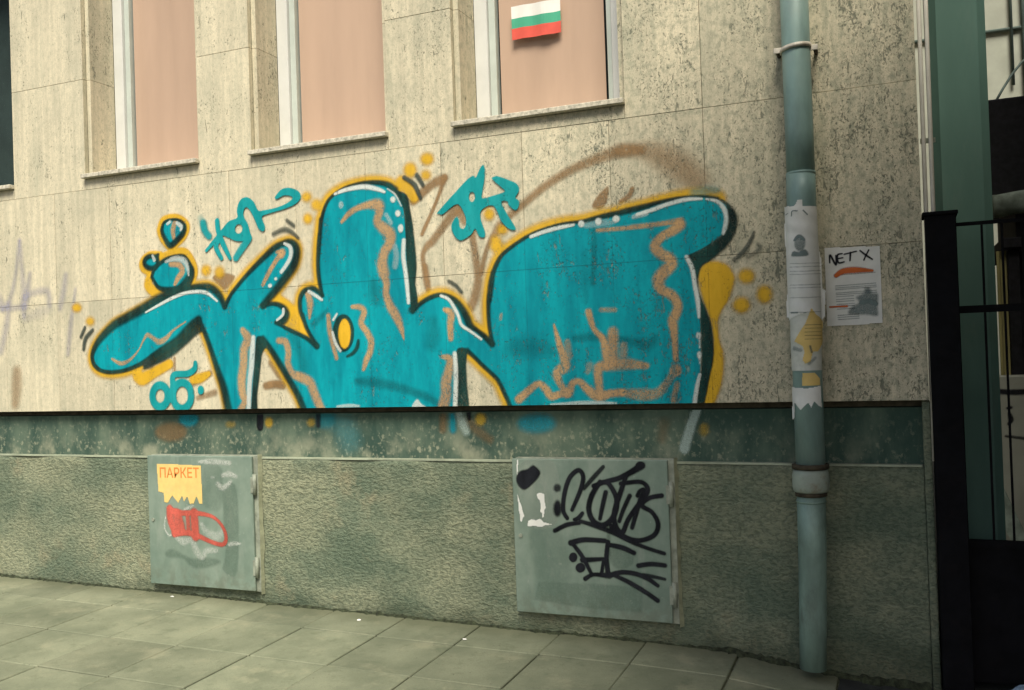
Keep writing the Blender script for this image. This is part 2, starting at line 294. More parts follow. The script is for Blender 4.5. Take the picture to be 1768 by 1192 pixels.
# ---------------- outlines of paint and paper, millimetres along the wall (x or arc, height[, half width]), coverage %, softness
T={
'dark':[('s','-3536,1699,15 -3572,1768,20 -3633,1814,21 -3711,1824,18 -3797,1816,21 -3906,1799,27 -4003,1773,29 -4131,1721,29 -4270,1670,27 -4364,1633,26 -4461,1567,23 -4518,1509,19 -4546,1450,15 -4531,1396,14 -4477,1360,12 -4399,1348,12 -4298,1355,12 -4205,1378,13 -4113,1413,16 -3992,1473,20 -3880,1526,22 -3783,1602,22 -3724,1634,22',93,62),('s','-3724,1634,14 -3679,1547,15 -3634,1433,16 -3596,1330,20 -3561,1235,24 -3534,1117,26',93,62),('s','-3280,1507,17 -3229,1445,17 -3167,1356,18 -3105,1262,18 -3056,1183,19 -3018,1097,20',93,62),('s','-2027,1398,13 -1992,1368,10 -1940,1318,10 -1867,1250,10 -1836,1191,10 -1812,1141,11 -1798,1102,12',93,62),('s','-1887,1426,13 -1893,1471,10 -1901,1545,10 -1899,1644,11 -1886,1717,12 -1868,1785,12 -1894,1641,11 -1885,1729,12 -1860,1801,12 -1821,1863,10 -1751,1911,9 -1666,1954,8 -1583,1980,6 -1490,1995,7 -1390,1998,9 -1291,2013,12 -1194,2024,13 -1070,2042,13 -1196,2026,13 -1100,2038,12 -1024,2052,10 -941,2063,8 -867,2066,6 -800,2060,6 -747,2044,10',93,62),('s','-3536,1699,15 -3482,1774,11 -3411,1839,11 -3480,1775,11 -3395,1853,12 -3290,1934,15 -3188,2003,18 -3128,2026,17 -3076,2031,18 -3041,2004,21 -3037,1960,24 -3058,1902,26 -3102,1851,26 -3150,1802,24 -3204,1751,22 -3273,1691,18',93,62),('s','-3273,1691,16 -3219,1699,12 -3167,1691,13 -3127,1665,17 -3116,1630,20 -3144,1596,20 -3187,1592,12',93,62),('s','-3171,1583,7 -3107,1552,10 -3024,1516,11 -2981,1493,12 -2925,1453,15',93,62),('s','-2925,1453,15 -2961,1508,11 -2991,1563,11 -3011,1628,11 -2999,1586,11 -3023,1647,12 -3025,1706,13 -3006,1748,14 -2973,1766,13 -2929,1765,13 -2880,1725,12',93,62),('s','-2880,1725,9 -2894,1795,12 -2901,1870,12 -2898,1950,12 -2887,2029,12 -2873,2135,12 -2902,1886,10 -2896,1993,10 -2884,2072,10 -2862,2160,10 -2830,2226,9 -2783,2265,8 -2715,2291,10 -2623,2304,12 -2533,2303,12 -2456,2285,15 -2411,2251,19',93,62),('s','-2331,1621,20 -2290,1646,12 -2231,1676,12 -2163,1689,11 -2102,1667,14 -2057,1625,17 -2023,1566,20 -2005,1525,18 -1968,1499,11 -1926,1465,14 -1887,1426,15',93,62),('p','-4145,1362 -4113,1428 -3991,1486 -3843,1535 -3768,1618 -3723,1648 -3692,1576 -3750,1544 -3846,1479 -3950,1420 -4070,1380',88,9),('p','-3323,1510 -3303,1522 -3273,1508 -3242,1462 -3272,1449 -3290,1417 -3299,1368 -3316,1270 -3331,1187 -3334,1094 -3373,1094 -3361,1215 -3347,1325 -3335,1435',96,5),('p','-2085,1400 -2056,1413 -2027,1398 -2035,1324 -2033,1224 -2030,1095 -2090,1095 -2087,1225 -2086,1325',94,5),('p','-738,2044 -704,2025 -672,1987 -659,1937 -676,1876 -724,1817 -788,1768 -830,1742 -847,1691 -861,1697 -879,1752 -890,1793 -831,1817 -772,1851 -727,1879 -703,1914 -698,1958 -708,2008',96,5),('p','-887,1789 -853,1710 -847,1638 -835,1595 -817,1549 -795,1471 -788,1381 -792,1314 -808,1247 -845,1100 -879,1100 -854,1242 -846,1293 -843,1428 -843,1509 -852,1564 -861,1632 -873,1719',97,4),('p','-2456,2287 -2399,2250 -2342,2216 -2326,2143 -2312,2050 -2304,1947 -2299,1845 -2310,1754 -2308,1742 -2299,1671 -2308,1625 -2337,1606 -2343,1693 -2348,1786 -2353,1848 -2357,1926 -2357,2028 -2361,2131 -2379,2184 -2417,2237',97,4),('p','-3862,1802 -3781,1848 -3757,1915 -3790,1986 -3770,1961 -3746,1914 -3759,1858 -3812,1799',85,8),('p','-2688,1514 -2696,1471 -2716,1437 -2743,1419 -2772,1420 -2798,1440 -2816,1476 -2821,1519 -2812,1563 -2793,1597 -2765,1615 -2735,1613 -2710,1593 -2693,1557',96,5),('s','-2663,1473,8 -2671,1439,11 -2697,1408,10 -2734,1391,7',80,50),('s','-3976,2172,12 -3960,2211,9 -3919,2226,8 -3853,2220,9 -3808,2187,13 -3814,2147,17 -3850,2113,18 -3914,2076,18 -3951,2114,14 -3970,2149,13 -3976,2172,12',92,50),('s','-4012,1984,14 -4018,1969,14 -4032,1958,15 -4053,1952,15 -4075,1954,15 -4095,1962,15 -4109,1975,15 -4114,1991,15 -4108,2007,15 -4093,2018,15 -4073,2024,15 -4050,2022,15 -4030,2014,15 -4017,2000,14 -4012,1984,14',90,55),('s','-4023,2014,20 -4008,2030,9',90,50),('s','-4061,1901,11 -4039,1946,11 -3972,1990,12 -3898,2008,12 -3818,2005,12 -3774,1948,15 -3768,1910,22 -3802,1858,26 -3869,1820,19 -3956,1820,16 -4018,1841,12 -4061,1901,11',92,50),],
'halo':[('s','-3536,1699,36 -3572,1768,36 -3633,1814,36 -3711,1824,36 -3797,1816,36 -3906,1799,36 -4003,1773,36 -4131,1721,36 -4270,1670,36 -4364,1633,36 -4461,1567,36 -4518,1509,36 -4546,1450,36 -4531,1396,36 -4477,1360,36 -4399,1348,36 -4298,1355,36 -4205,1378,36 -4113,1413,36 -3992,1473,36 -3880,1526,36 -3783,1602,36 -3724,1634,36',90,58),('s','-3724,1634,36 -3679,1547,36 -3634,1433,36 -3596,1330,36 -3561,1235,36 -3534,1117,36',90,58),('s','-3280,1507,36 -3229,1445,36 -3167,1356,36 -3105,1262,36 -3056,1183,36 -3018,1097,36',90,58),('s','-2027,1398,36 -1992,1368,36 -1940,1318,36 -1867,1250,36 -1836,1191,36 -1812,1141,36 -1798,1102,36',90,58),('s','-1887,1426,36 -1893,1471,36 -1901,1545,36 -1899,1644,36 -1886,1717,36 -1868,1785,36 -1894,1641,36 -1885,1729,36 -1860,1801,36 -1821,1863,36 -1751,1911,36 -1666,1954,36 -1583,1980,36 -1490,1995,36 -1390,1998,36 -1291,2013,36 -1194,2024,36 -1070,2042,36 -1196,2026,36 -1100,2038,36 -1024,2052,36 -941,2063,36 -867,2066,36 -800,2060,36 -747,2044,36',90,58),('s','-3536,1699,36 -3482,1774,36 -3411,1839,36 -3480,1775,36 -3395,1853,36 -3290,1934,36 -3188,2003,36 -3128,2026,36 -3076,2031,36 -3041,2004,36 -3037,1960,36 -3058,1902,36 -3102,1851,36 -3150,1802,36 -3204,1751,36 -3273,1691,36',90,58),('s','-3273,1691,36 -3219,1699,36 -3167,1691,36 -3127,1665,36 -3116,1630,36 -3144,1596,36 -3187,1592,36',90,58),('s','-3171,1583,36 -3107,1552,36 -3024,1516,36 -2981,1493,36 -2925,1453,36',90,58),('s','-2925,1453,36 -2961,1508,36 -2991,1563,36 -3011,1628,36 -2999,1586,36 -3023,1647,36 -3025,1706,36 -3006,1748,36 -2973,1766,36 -2929,1765,36 -2880,1725,36',90,58),('s','-2880,1725,36 -2894,1795,36 -2901,1870,36 -2898,1950,36 -2887,2029,36 -2873,2135,36 -2902,1886,36 -2896,1993,36 -2884,2072,36 -2862,2160,36 -2830,2226,36 -2783,2265,36 -2715,2291,36 -2623,2304,36 -2533,2303,36 -2456,2285,36 -2411,2251,36',90,58),('s','-2331,1621,36 -2290,1646,36 -2231,1676,36 -2163,1689,36 -2102,1667,36 -2057,1625,36 -2023,1566,36 -2005,1525,36 -1968,1499,36 -1926,1465,36 -1887,1426,36',90,58),('s','-3987,2173,28 -3967,2221,25 -3919,2237,23 -3853,2228,25 -3798,2186,26 -3807,2141,26 -3847,2104,27 -3914,2066,20 -3960,2110,26 -3981,2150,28 -3987,2173,28',88,35),('s','-3993,2029,20 -4074,2032,23 -4128,1998,24 -4126,1957,24 -4071,1930,24',85,35),('s','-4079,1902,27 -4092,1856,31 -4053,1819,33 -3994,1792,26',88,35),('s','-3986,2011,24 -3897,2034,23 -3810,2027,26 -3755,1960,23 -3743,1903,22 -3774,1848,23',85,35),('s','-4192,1322,40 -4155,1304,40 -4071,1337,33 -3951,1385,29',90,35),('s','-3781,1290,26 -3723,1300,29 -3666,1321,16',85,40),('p','-798,1760 -744,1756 -706,1731 -683,1681 -696,1629 -686,1666 -711,1588 -746,1536 -764,1488 -762,1403 -746,1335 -758,1211 -805,1099 -850,1100 -817,1242 -789,1381 -798,1494 -826,1585 -847,1699 -834,1734',95,13),('p','-598,1683 -601,1670 -611,1660 -625,1655 -639,1656 -652,1662 -661,1674 -664,1687 -660,1700 -651,1710 -637,1715 -622,1714 -609,1708 -600,1696',92,20),('p','-524,1597 -527,1581 -536,1569 -549,1562 -563,1563 -575,1571 -583,1584 -585,1601 -582,1616 -573,1629 -560,1635 -546,1634 -534,1627 -526,1613',92,20),('p','-622,1554 -626,1540 -636,1529 -651,1523 -666,1524 -680,1531 -690,1543 -693,1558 -689,1572 -679,1583 -664,1589 -648,1588 -634,1581 -625,1568',94,20),('p','-2932,2265 -2936,2255 -2944,2247 -2956,2244 -2969,2245 -2981,2251 -2989,2260 -2991,2271 -2988,2281 -2979,2289 -2967,2293 -2954,2291 -2943,2286 -2935,2276',88,20),('p','-2869,2217 -2873,2205 -2882,2196 -2895,2191 -2909,2193 -2921,2199 -2929,2210 -2932,2223 -2929,2235 -2919,2244 -2907,2249 -2893,2247 -2880,2241 -2872,2230',85,20),('p','-2931,2147 -2934,2136 -2942,2127 -2953,2123 -2966,2124 -2977,2130 -2984,2140 -2986,2151 -2983,2162 -2975,2171 -2964,2175 -2951,2173 -2941,2168 -2933,2158',92,20),('p','-2183,2387 -2187,2375 -2197,2366 -2211,2362 -2227,2363 -2241,2371 -2251,2382 -2254,2395 -2250,2408 -2240,2417 -2225,2421 -2209,2419 -2195,2412 -2186,2400',92,20),('p','-2283,2341 -2287,2325 -2298,2313 -2312,2307 -2328,2309 -2342,2317 -2352,2332 -2355,2348 -2351,2365 -2340,2377 -2326,2382 -2310,2381 -2295,2372 -2286,2357',88,20),('p','-2201,2306 -2204,2296 -2212,2288 -2223,2284 -2236,2286 -2247,2292 -2254,2301 -2256,2312 -2253,2323 -2245,2331 -2234,2334 -2221,2333 -2211,2327 -2203,2317',80,20),('p','-1854,2075 -1857,2063 -1865,2053 -1876,2049 -1888,2050 -1898,2056 -1905,2067 -1908,2080 -1904,2092 -1897,2101 -1886,2106 -1874,2105 -1863,2098 -1856,2088',88,20),('p','-1785,1990 -1787,1981 -1795,1973 -1805,1970 -1816,1971 -1826,1976 -1833,1985 -1835,1995 -1832,2004 -1825,2012 -1814,2015 -1803,2014 -1793,2009 -1787,2001',85,20),('p','-1823,1944 -1826,1936 -1833,1930 -1843,1927 -1853,1927 -1863,1932 -1869,1939 -1871,1948 -1869,1956 -1862,1963 -1852,1966 -1841,1965 -1832,1960 -1825,1953',75,20),('p','-1815,1911 -1818,1899 -1827,1889 -1840,1884 -1854,1885 -1866,1892 -1875,1903 -1877,1916 -1874,1928 -1865,1938 -1852,1943 -1838,1942 -1825,1935 -1817,1924',90,20),('p','-4625,1749 -4629,1738 -4639,1730 -4654,1727 -4670,1727 -4685,1733 -4694,1742 -4698,1752 -4694,1763 -4683,1771 -4668,1775 -4652,1774 -4638,1768 -4628,1759',88,20),('p','-4524,1661 -4527,1650 -4537,1642 -4550,1638 -4564,1638 -4577,1644 -4586,1653 -4589,1664 -4585,1675 -4576,1683 -4562,1687 -4548,1686 -4535,1681 -4526,1672',75,20),('p','-3628,1911 -3632,1899 -3642,1889 -3655,1884 -3670,1885 -3683,1892 -3691,1902 -3694,1915 -3690,1928 -3681,1938 -3667,1942 -3653,1941 -3640,1935 -3631,1924',90,20),('p','-3533,1895 -3537,1881 -3547,1870 -3561,1865 -3576,1866 -3589,1873 -3598,1885 -3601,1899 -3597,1913 -3587,1923 -3574,1929 -3558,1928 -3545,1921 -3536,1909',75,20),('s','-2375,2290,32 -2337,2256,37 -2300,2201,27',80,50),('p','-3111,1613 -3090,1666 -3044,1675 -3020,1630 -3009,1576 -2979,1526 -3042,1551',80,10),('s','-3192,1726,36 -3140,1701,30 -3090,1666,30',85,50),],
'fill':[('q','-3536,1699 -3572,1763 -3633,1808 -3711,1821 -3797,1812 -3906,1793 -4003,1767 -4132,1716 -4270,1664 -4365,1627 -4453,1567 -4514,1509 -4540,1450 -4526,1399 -4476,1365 -4398,1354 -4297,1360 -4205,1384 -4113,1419 -3992,1482 -3880,1535 -3783,1608 -3724,1634 -3679,1547 -3634,1433 -3596,1330 -3561,1235 -3539,1095 -3376,1094 -3361,1215 -3347,1325 -3335,1435 -3320,1511 -3280,1509 -3229,1448 -3167,1359 -3105,1265 -3056,1183 -3015,1091 -2118,1096 -2091,1225 -2086,1325 -2082,1402 -2056,1410 -2027,1398 -1992,1370 -1939,1321 -1867,1253 -1834,1191 -1810,1141 -1798,1092 -887,1100 -854,1242 -850,1316 -843,1473 -848,1550 -856,1632 -871,1719 -879,1752 -892,1794 -845,1813 -786,1840 -731,1880 -708,1905 -699,1958 -706,2012 -747,2045 -800,2059 -867,2064 -941,2061 -1024,2049 -1100,2034 -1196,2024 -1070,2037 -1194,2020 -1291,2009 -1390,1995 -1491,1992 -1583,1977 -1666,1950 -1752,1908 -1817,1859 -1856,1801 -1881,1729 -1889,1641 -1864,1784 -1882,1717 -1895,1643 -1898,1545 -1890,1471 -1884,1426 -1926,1458 -1968,1493 -2006,1519 -2029,1566 -2062,1620 -2103,1661 -2163,1684 -2232,1671 -2290,1640 -2331,1616 -2343,1693 -2348,1796 -2354,1757 -2354,1849 -2354,2002 -2359,2105 -2369,2193 -2411,2244 -2457,2279 -2533,2297 -2624,2299 -2716,2286 -2782,2260 -2825,2224 -2857,2160 -2879,2071 -2891,1992 -2898,1886 -2868,2134 -2883,2029 -2893,1949 -2897,1870 -2890,1794 -2880,1722 -2929,1761 -2974,1761 -3002,1745 -3020,1706 -3018,1646 -2996,1586 -3007,1628 -2987,1563 -2958,1508 -2928,1456 -2980,1497 -3024,1520 -3107,1557 -3171,1586 -3197,1598 -3144,1598 -3120,1630 -3132,1664 -3167,1686 -3220,1696 -3273,1691 -3204,1755 -3150,1808 -3102,1856 -3061,1905 -3040,1960 -3045,2003 -3076,2028 -3128,2022 -3188,1998 -3291,1929 -3395,1849 -3480,1771 -3411,1836 -3482,1770',100,5),('s','-849,2080,21 -786,2085,22 -750,2081,16',38,98),('p','-3976,2172 -3960,2211 -3919,2226 -3853,2220 -3808,2187 -3814,2147 -3850,2113 -3914,2076 -3951,2114 -3970,2149',100,5),('p','-4013,1984 -4019,1968 -4034,1955 -4055,1949 -4078,1950 -4099,1959 -4113,1974 -4117,1992 -4111,2008 -4096,2021 -4075,2027 -4052,2026 -4031,2016 -4017,2002',100,5),('p','-4061,1901 -4039,1946 -3972,1990 -3898,2005 -3818,1999 -3777,1948 -3772,1910 -3802,1858 -3869,1820 -3956,1824 -4018,1843',100,5),],
'halo2':[('p','-2709,1511 -2714,1477 -2725,1450 -2741,1435 -2758,1436 -2773,1452 -2782,1480 -2785,1514 -2780,1548 -2768,1575 -2752,1590 -2735,1589 -2721,1573 -2711,1545',98,6),],
'smudge':[('s','-2678,1256,17 -2558,1245,25 -2459,1228,22 -2422,1217,22 -2279,1173,19 -2195,1127,16',34,80),('s','-1450,1437,15 -1362,1439,18 -1215,1422,15 -1096,1394,24 -1059,1422,18',30,80),('s','-2562,1774,22 -2552,1711,33 -2542,1674,22',28,90),('s','-2213,1555,27 -2216,1484,37 -2229,1434,32',22,90),('s','-2939,1573,17 -2874,1623,14 -2855,1643,9',28,80),('s','-3107,1557,24 -3046,1447,35 -3012,1338,35 -3039,1296,29',22,90),('s','-1333,1954,10 -1339,1837,14 -1352,1696,14',28,80),('s','-1386,1840,14 -1391,1699,14 -1390,1614,14',16,90),('s','-1784,1401,39 -1638,1402,44 -1580,1381,31',20,90),],
'brown':[('s','-1770,2059,17 -1693,2111,18 -1578,2187,19 -1454,2246,20 -1333,2285,23 -1215,2312,28 -1158,2314,26 -1089,2309,19',66,75),('s','-1192,2315,28 -1101,2308,35 -1017,2279,50 -925,2219,66 -851,2151,59 -831,2111,49',46,85),('s','-2122,2285,19 -2154,2272,25 -2192,2259,22 -2256,2218,23 -2306,2184,23',75,55),('s','-2122,2285,16 -2156,2204,10 -2197,2123,10 -2243,2042,11 -2263,2005,10',75,55),('s','-2061,2119,31 -2124,2053,21 -2203,1966,20 -2231,1947,18 -2261,1903,13 -2258,1842,14 -2247,1755,15 -2238,1718,13',68,60),('s','-2038,2100,26 -2017,2052,18',60,60),('s','-1975,1998,16 -1972,1944,17 -1956,1820,20 -1953,1746,21 -1973,1672,24 -1999,1614,21',68,60),('s','-1822,2010,26 -1884,1936,12 -1916,1855,13 -1933,1782,12',68,60),('p','-1259,2154 -1270,2077 -1307,2052 -1341,2066 -1316,2109',72,6),('s','-1141,2131,10 -1160,2097,12 -1201,2076,10',72,50),('p','-3617,1872 -3547,1890 -3464,1871 -3487,1830 -3536,1794 -3577,1825',75,8),('s','-3270,1244,21 -3210,1251,22 -3158,1242,20',78,50),('s','-3232,1371,18 -3188,1310,18 -3157,1266,18 -3250,1252,14',60,55),('s','-3912,1419,9 -3915,1339,9',60,50),('s','-3749,1184,14 -3628,1213,19',55,60),('s','-3782,1267,17 -3659,1324,19',60,60),('s','-2248,1840,14 -2237,1769,14 -2233,1713,13',60,60),],
'smear':[('s','-5188,1372,35 -5194,1274,42 -5210,1165,31',45,80),],
'lavender':[('s','-5135,2200,14 -5179,1966,16 -5239,1820,19 -5297,1769,17',34,95),('s','-5128,2199,14 -5113,1961,21 -5102,1823,28 -5113,1725,19',34,95),('s','-5048,1987,14 -5080,1861,26 -5117,1794,26',34,95),('s','-5336,1846,31 -5309,1804,29',34,95),('s','-5324,1780,19 -5213,1777,19 -5090,1778,16',34,95),('s','-5240,1801,21 -5271,1653,24 -5324,1506,24',34,95),('s','-5101,1843,19 -4979,1870,21 -4900,1860,23 -4887,1782,18',34,95),('s','-4745,1957,18 -4761,1881,23 -4799,1758,20',34,95),('s','-4669,1866,11 -4688,1771,13 -4724,1610,18 -4745,1467,14',34,95),('s','-5107,1705,23 -4971,1738,35 -4891,1753,23',16,90),],
'accent':[('s','-4597,1628,10 -4632,1571,11',85,50),('s','-4534,1610,10 -4594,1560,14 -4613,1495,11',85,50),('s','-3188,2085,10 -3116,2103,14 -3065,2085,12 -3022,2048,8',72,50),('s','-3093,2152,10 -3049,2119,10',75,50),('s','-2354,2310,11 -2297,2269,13 -2271,2215,11 -2261,2193,9',88,50),('s','-2279,2315,12 -2245,2260,10',85,50),('s','-2116,1756,8 -2078,1733,9 -2046,1696,8',80,50),('s','-589,1878,6 -610,1835,9 -642,1793,10 -683,1761,8',72,50),('s','-572,1823,8 -566,1801,9 -621,1770,9',45,50),('s','-4092,1390,27 -4129,1391,20',40,50),],
'tag1':[('s','-3669,2185,23 -3657,2139,22 -3630,2108,21',90,45),('s','-3688,2213,20 -3667,2167,23',35,90),('s','-3569,2189,16 -3563,2131,16 -3533,2058,17 -3486,1970,11',100,20),('s','-3653,2026,9 -3581,2084,14 -3513,2136,17 -3463,2167,15',100,20),('s','-3553,2095,17 -3583,2044,16 -3547,1975,13',100,20),('p','-3541,2129 -3490,2178 -3429,2195 -3429,2234 -3415,2277 -3388,2301 -3350,2302 -3309,2271 -3284,2225 -3247,2220 -3163,2227 -3095,2243 -3053,2266 -3063,2282 -3109,2289 -3156,2274 -3166,2288 -3118,2326 -3056,2325 -3006,2298 -3000,2263 -3039,2233 -3112,2214 -3216,2198 -3259,2183 -3240,2130 -3251,2104 -3283,2120 -3307,2171 -3334,2221 -3362,2249 -3382,2230 -3381,2195 -3356,2153 -3342,2104 -3330,2070 -3359,2061 -3434,2063 -3488,2085 -3531,2106',100,3),('s','-3356,2066,21 -3409,2013,22 -3446,1970,20',92,30),],
'tag2':[('p','-2164,2113 -2053,2211 -1990,2263 -1958,2277 -1944,2267 -1920,2310 -1901,2325 -1893,2303 -1897,2253 -1910,2196 -1912,2159 -1853,2166 -1798,2177 -1793,2189 -1854,2247 -1849,2259 -1822,2259 -1765,2235 -1722,2210 -1713,2177 -1733,2146 -1714,2124 -1722,2092 -1739,2084 -1770,2108 -1778,2130 -1809,2129 -1784,2073 -1742,2003 -1741,1985 -1774,1994 -1813,2034 -1854,2116 -1918,2101 -1925,2056 -1904,1988 -1910,1963 -1937,1970 -1958,2009 -1982,1982 -2034,1957 -2066,1972 -2088,2012 -2087,2045 -2062,2077 -2048,2065 -2043,2025 -2020,2016 -2007,2043 -2015,2089 -2055,2143 -2136,2099 -2155,2103',100,3),],
'tag3':[('s','-3966,1199,24 -3972,1172,24 -3989,1150,24 -4012,1138,24 -4038,1138,24 -4061,1151,24 -4076,1173,24 -4081,1201,24 -4074,1228,24 -4057,1250,24 -4033,1262,24 -4008,1261,24 -3985,1249,24 -3970,1226,24 -3966,1199,24',100,25),('s','-3756,1386,14 -3764,1352,18 -3815,1326,19 -3917,1320,18 -3927,1259,20 -3937,1178,20',100,20),('s','-3794,1199,23 -3801,1167,23 -3821,1141,23 -3848,1127,23 -3877,1127,23 -3904,1142,23 -3921,1168,23 -3927,1201,23 -3919,1234,23 -3899,1260,23 -3872,1274,23 -3842,1273,23 -3816,1258,23 -3799,1232,23 -3794,1199,23',100,25),('p','-3700,1229 -3703,1217 -3709,1209 -3719,1204 -3729,1204 -3738,1209 -3743,1218 -3745,1230 -3743,1241 -3736,1250 -3727,1254 -3717,1254 -3708,1249 -3702,1240',100,4),],
'tag1-':[('p','-3395,2130 -3398,2119 -3405,2111 -3415,2106 -3426,2107 -3436,2113 -3443,2122 -3445,2134 -3442,2145 -3435,2153 -3424,2157 -3414,2156 -3404,2150 -3397,2141',100,3),],
'tag2-':[('p','-1990,2165 -1970,2192 -1957,2191 -1960,2164 -1972,2143',100,3),],
'white':[('s','-4114,1695,5 -4004,1736,8 -3907,1770,9 -3812,1792,9 -3712,1794,10 -3649,1779,9 -3587,1733,6',85,50),('s','-3115,2025,7 -3077,2001,12 -3076,1952,12 -3107,1905,11 -3141,1870,10',75,50),('s','-3135,1663,8 -3140,1633,8 -3180,1605,6',80,50),('s','-2964,1751,9 -2927,1730,9 -2883,1702,8',80,50),('s','-3343,1515,13 -3353,1436,16 -3363,1348,16 -3378,1260,15 -3391,1100,13',78,50),('s','-2790,1620,6 -2814,1590,7',70,50),('s','-2822,1524,7 -2805,1465,9 -2776,1422,8',70,50),('s','-2778,2265,7 -2716,2280,10 -2624,2287,12 -2564,2280,12 -2505,2261,10 -2474,2246,7',90,50),('s','-2457,2261,3 -2411,2227,5 -2376,2163,4',60,50),('s','-2368,1983,11 -2374,1901,12 -2365,1824,11 -2358,1756,11 -2352,1658,9',85,50),('s','-2163,1683,7 -2119,1661,8 -2088,1614,9 -2067,1573,8 -2051,1527,8 -2004,1495,7 -1945,1452,6',88,50),('s','-2096,1385,11 -2093,1300,12 -2096,1225,12 -2106,1095,12',82,50),('s','-1659,1945,8 -1583,1965,9 -1501,1978,9 -1436,1984,6',85,50),('s','-1122,2006,7 -1044,2022,9 -997,2035,9 -923,2050,9 -868,2054,8 -816,2050,5',85,50),('s','-796,2047,5 -748,2032,8 -718,1995,10 -710,1954,9 -717,1910,9 -726,1884,7',82,50),('s','-896,1790,9 -871,1729,10 -861,1638,9 -864,1668,9 -852,1586,10 -849,1510,6',85,50),('s','-851,1411,5 -851,1370,3',70,50),('s','-853,1330,5 -853,1298,3',70,50),('s','-855,1248,7 -870,1191,9 -887,1100,10',80,50),('s','-3861,2203,10 -3830,2180,13 -3834,2158,6',70,50),('s','-3912,2213,9 -3931,2203,8',70,50),('s','-4049,2025,8 -4037,2000,11',60,50),('s','-3950,1983,8 -3884,1997,14 -3819,1981,17 -3793,1940,12 -3786,1894,6',55,50),('s','-1584,1118,6 -1411,1125,10 -1257,1121,6',55,50),('s','-2806,1124,6 -2732,1128,9 -2671,1125,6',45,50),('s','-2468,2125,11 -2440,2081,11',30,50),('s','-2422,1956,14 -2415,1904,16 -2425,1853,16',25,50),('s','-1376,1977,14 -1278,1980,16 -1234,1979,9',22,50),('s','-1138,1996,10 -1080,2007,12',40,50),('p','-3170,1834 -3171,1830 -3173,1827 -3178,1826 -3182,1826 -3186,1828 -3188,1831 -3189,1835 -3188,1838 -3185,1841 -3181,1842 -3177,1842 -3173,1840 -3170,1837',85,5),('p','-3206,1798 -3208,1793 -3212,1790 -3217,1788 -3222,1788 -3227,1790 -3231,1794 -3232,1799 -3230,1804 -3226,1807 -3221,1809 -3216,1809 -3211,1807 -3208,1803',85,5),('p','-2409,2200 -2411,2193 -2415,2188 -2421,2186 -2428,2186 -2434,2190 -2438,2196 -2439,2203 -2438,2209 -2433,2214 -2427,2216 -2420,2216 -2414,2212 -2410,2206',85,5),('p','-2382,2125 -2384,2118 -2389,2113 -2395,2110 -2402,2111 -2408,2115 -2412,2121 -2413,2128 -2411,2135 -2407,2140 -2400,2143 -2394,2142 -2388,2138 -2384,2132',85,5),('p','-2369,2045 -2371,2036 -2375,2029 -2382,2026 -2388,2026 -2394,2031 -2398,2039 -2399,2048 -2398,2057 -2393,2064 -2387,2068 -2380,2067 -2374,2063 -2370,2055',85,5),('p','-1383,1984 -1385,1978 -1389,1972 -1395,1970 -1402,1970 -1408,1974 -1412,1980 -1413,1987 -1411,1994 -1407,1999 -1401,2002 -1394,2001 -1388,1997 -1384,1991',85,5),('p','-1296,1989 -1298,1982 -1302,1977 -1309,1974 -1316,1975 -1322,1978 -1326,1984 -1327,1991 -1325,1998 -1321,2003 -1314,2006 -1308,2005 -1301,2002 -1297,1996',85,5),('p','-1207,1992 -1209,1986 -1214,1981 -1221,1978 -1228,1979 -1235,1983 -1240,1988 -1241,1996 -1239,2002 -1234,2007 -1227,2010 -1220,2009 -1213,2005 -1208,2000',85,5),('p','-844,1426 -845,1419 -848,1414 -853,1412 -858,1412 -862,1415 -865,1420 -866,1427 -864,1434 -861,1439 -857,1442 -852,1441 -848,1438 -845,1433',85,5),('p','-844,1338 -845,1331 -848,1326 -852,1323 -856,1323 -860,1326 -863,1332 -863,1339 -862,1346 -859,1351 -855,1354 -851,1354 -847,1351 -844,1345',85,5),('p','-2727,2201 -2729,2193 -2734,2187 -2740,2184 -2746,2184 -2752,2189 -2756,2196 -2757,2204 -2755,2212 -2751,2218 -2745,2221 -2738,2221 -2732,2216 -2729,2210',35,5),('p','-2323,1155 -2353,1106 -2264,1105 -2298,1133',70,5),],
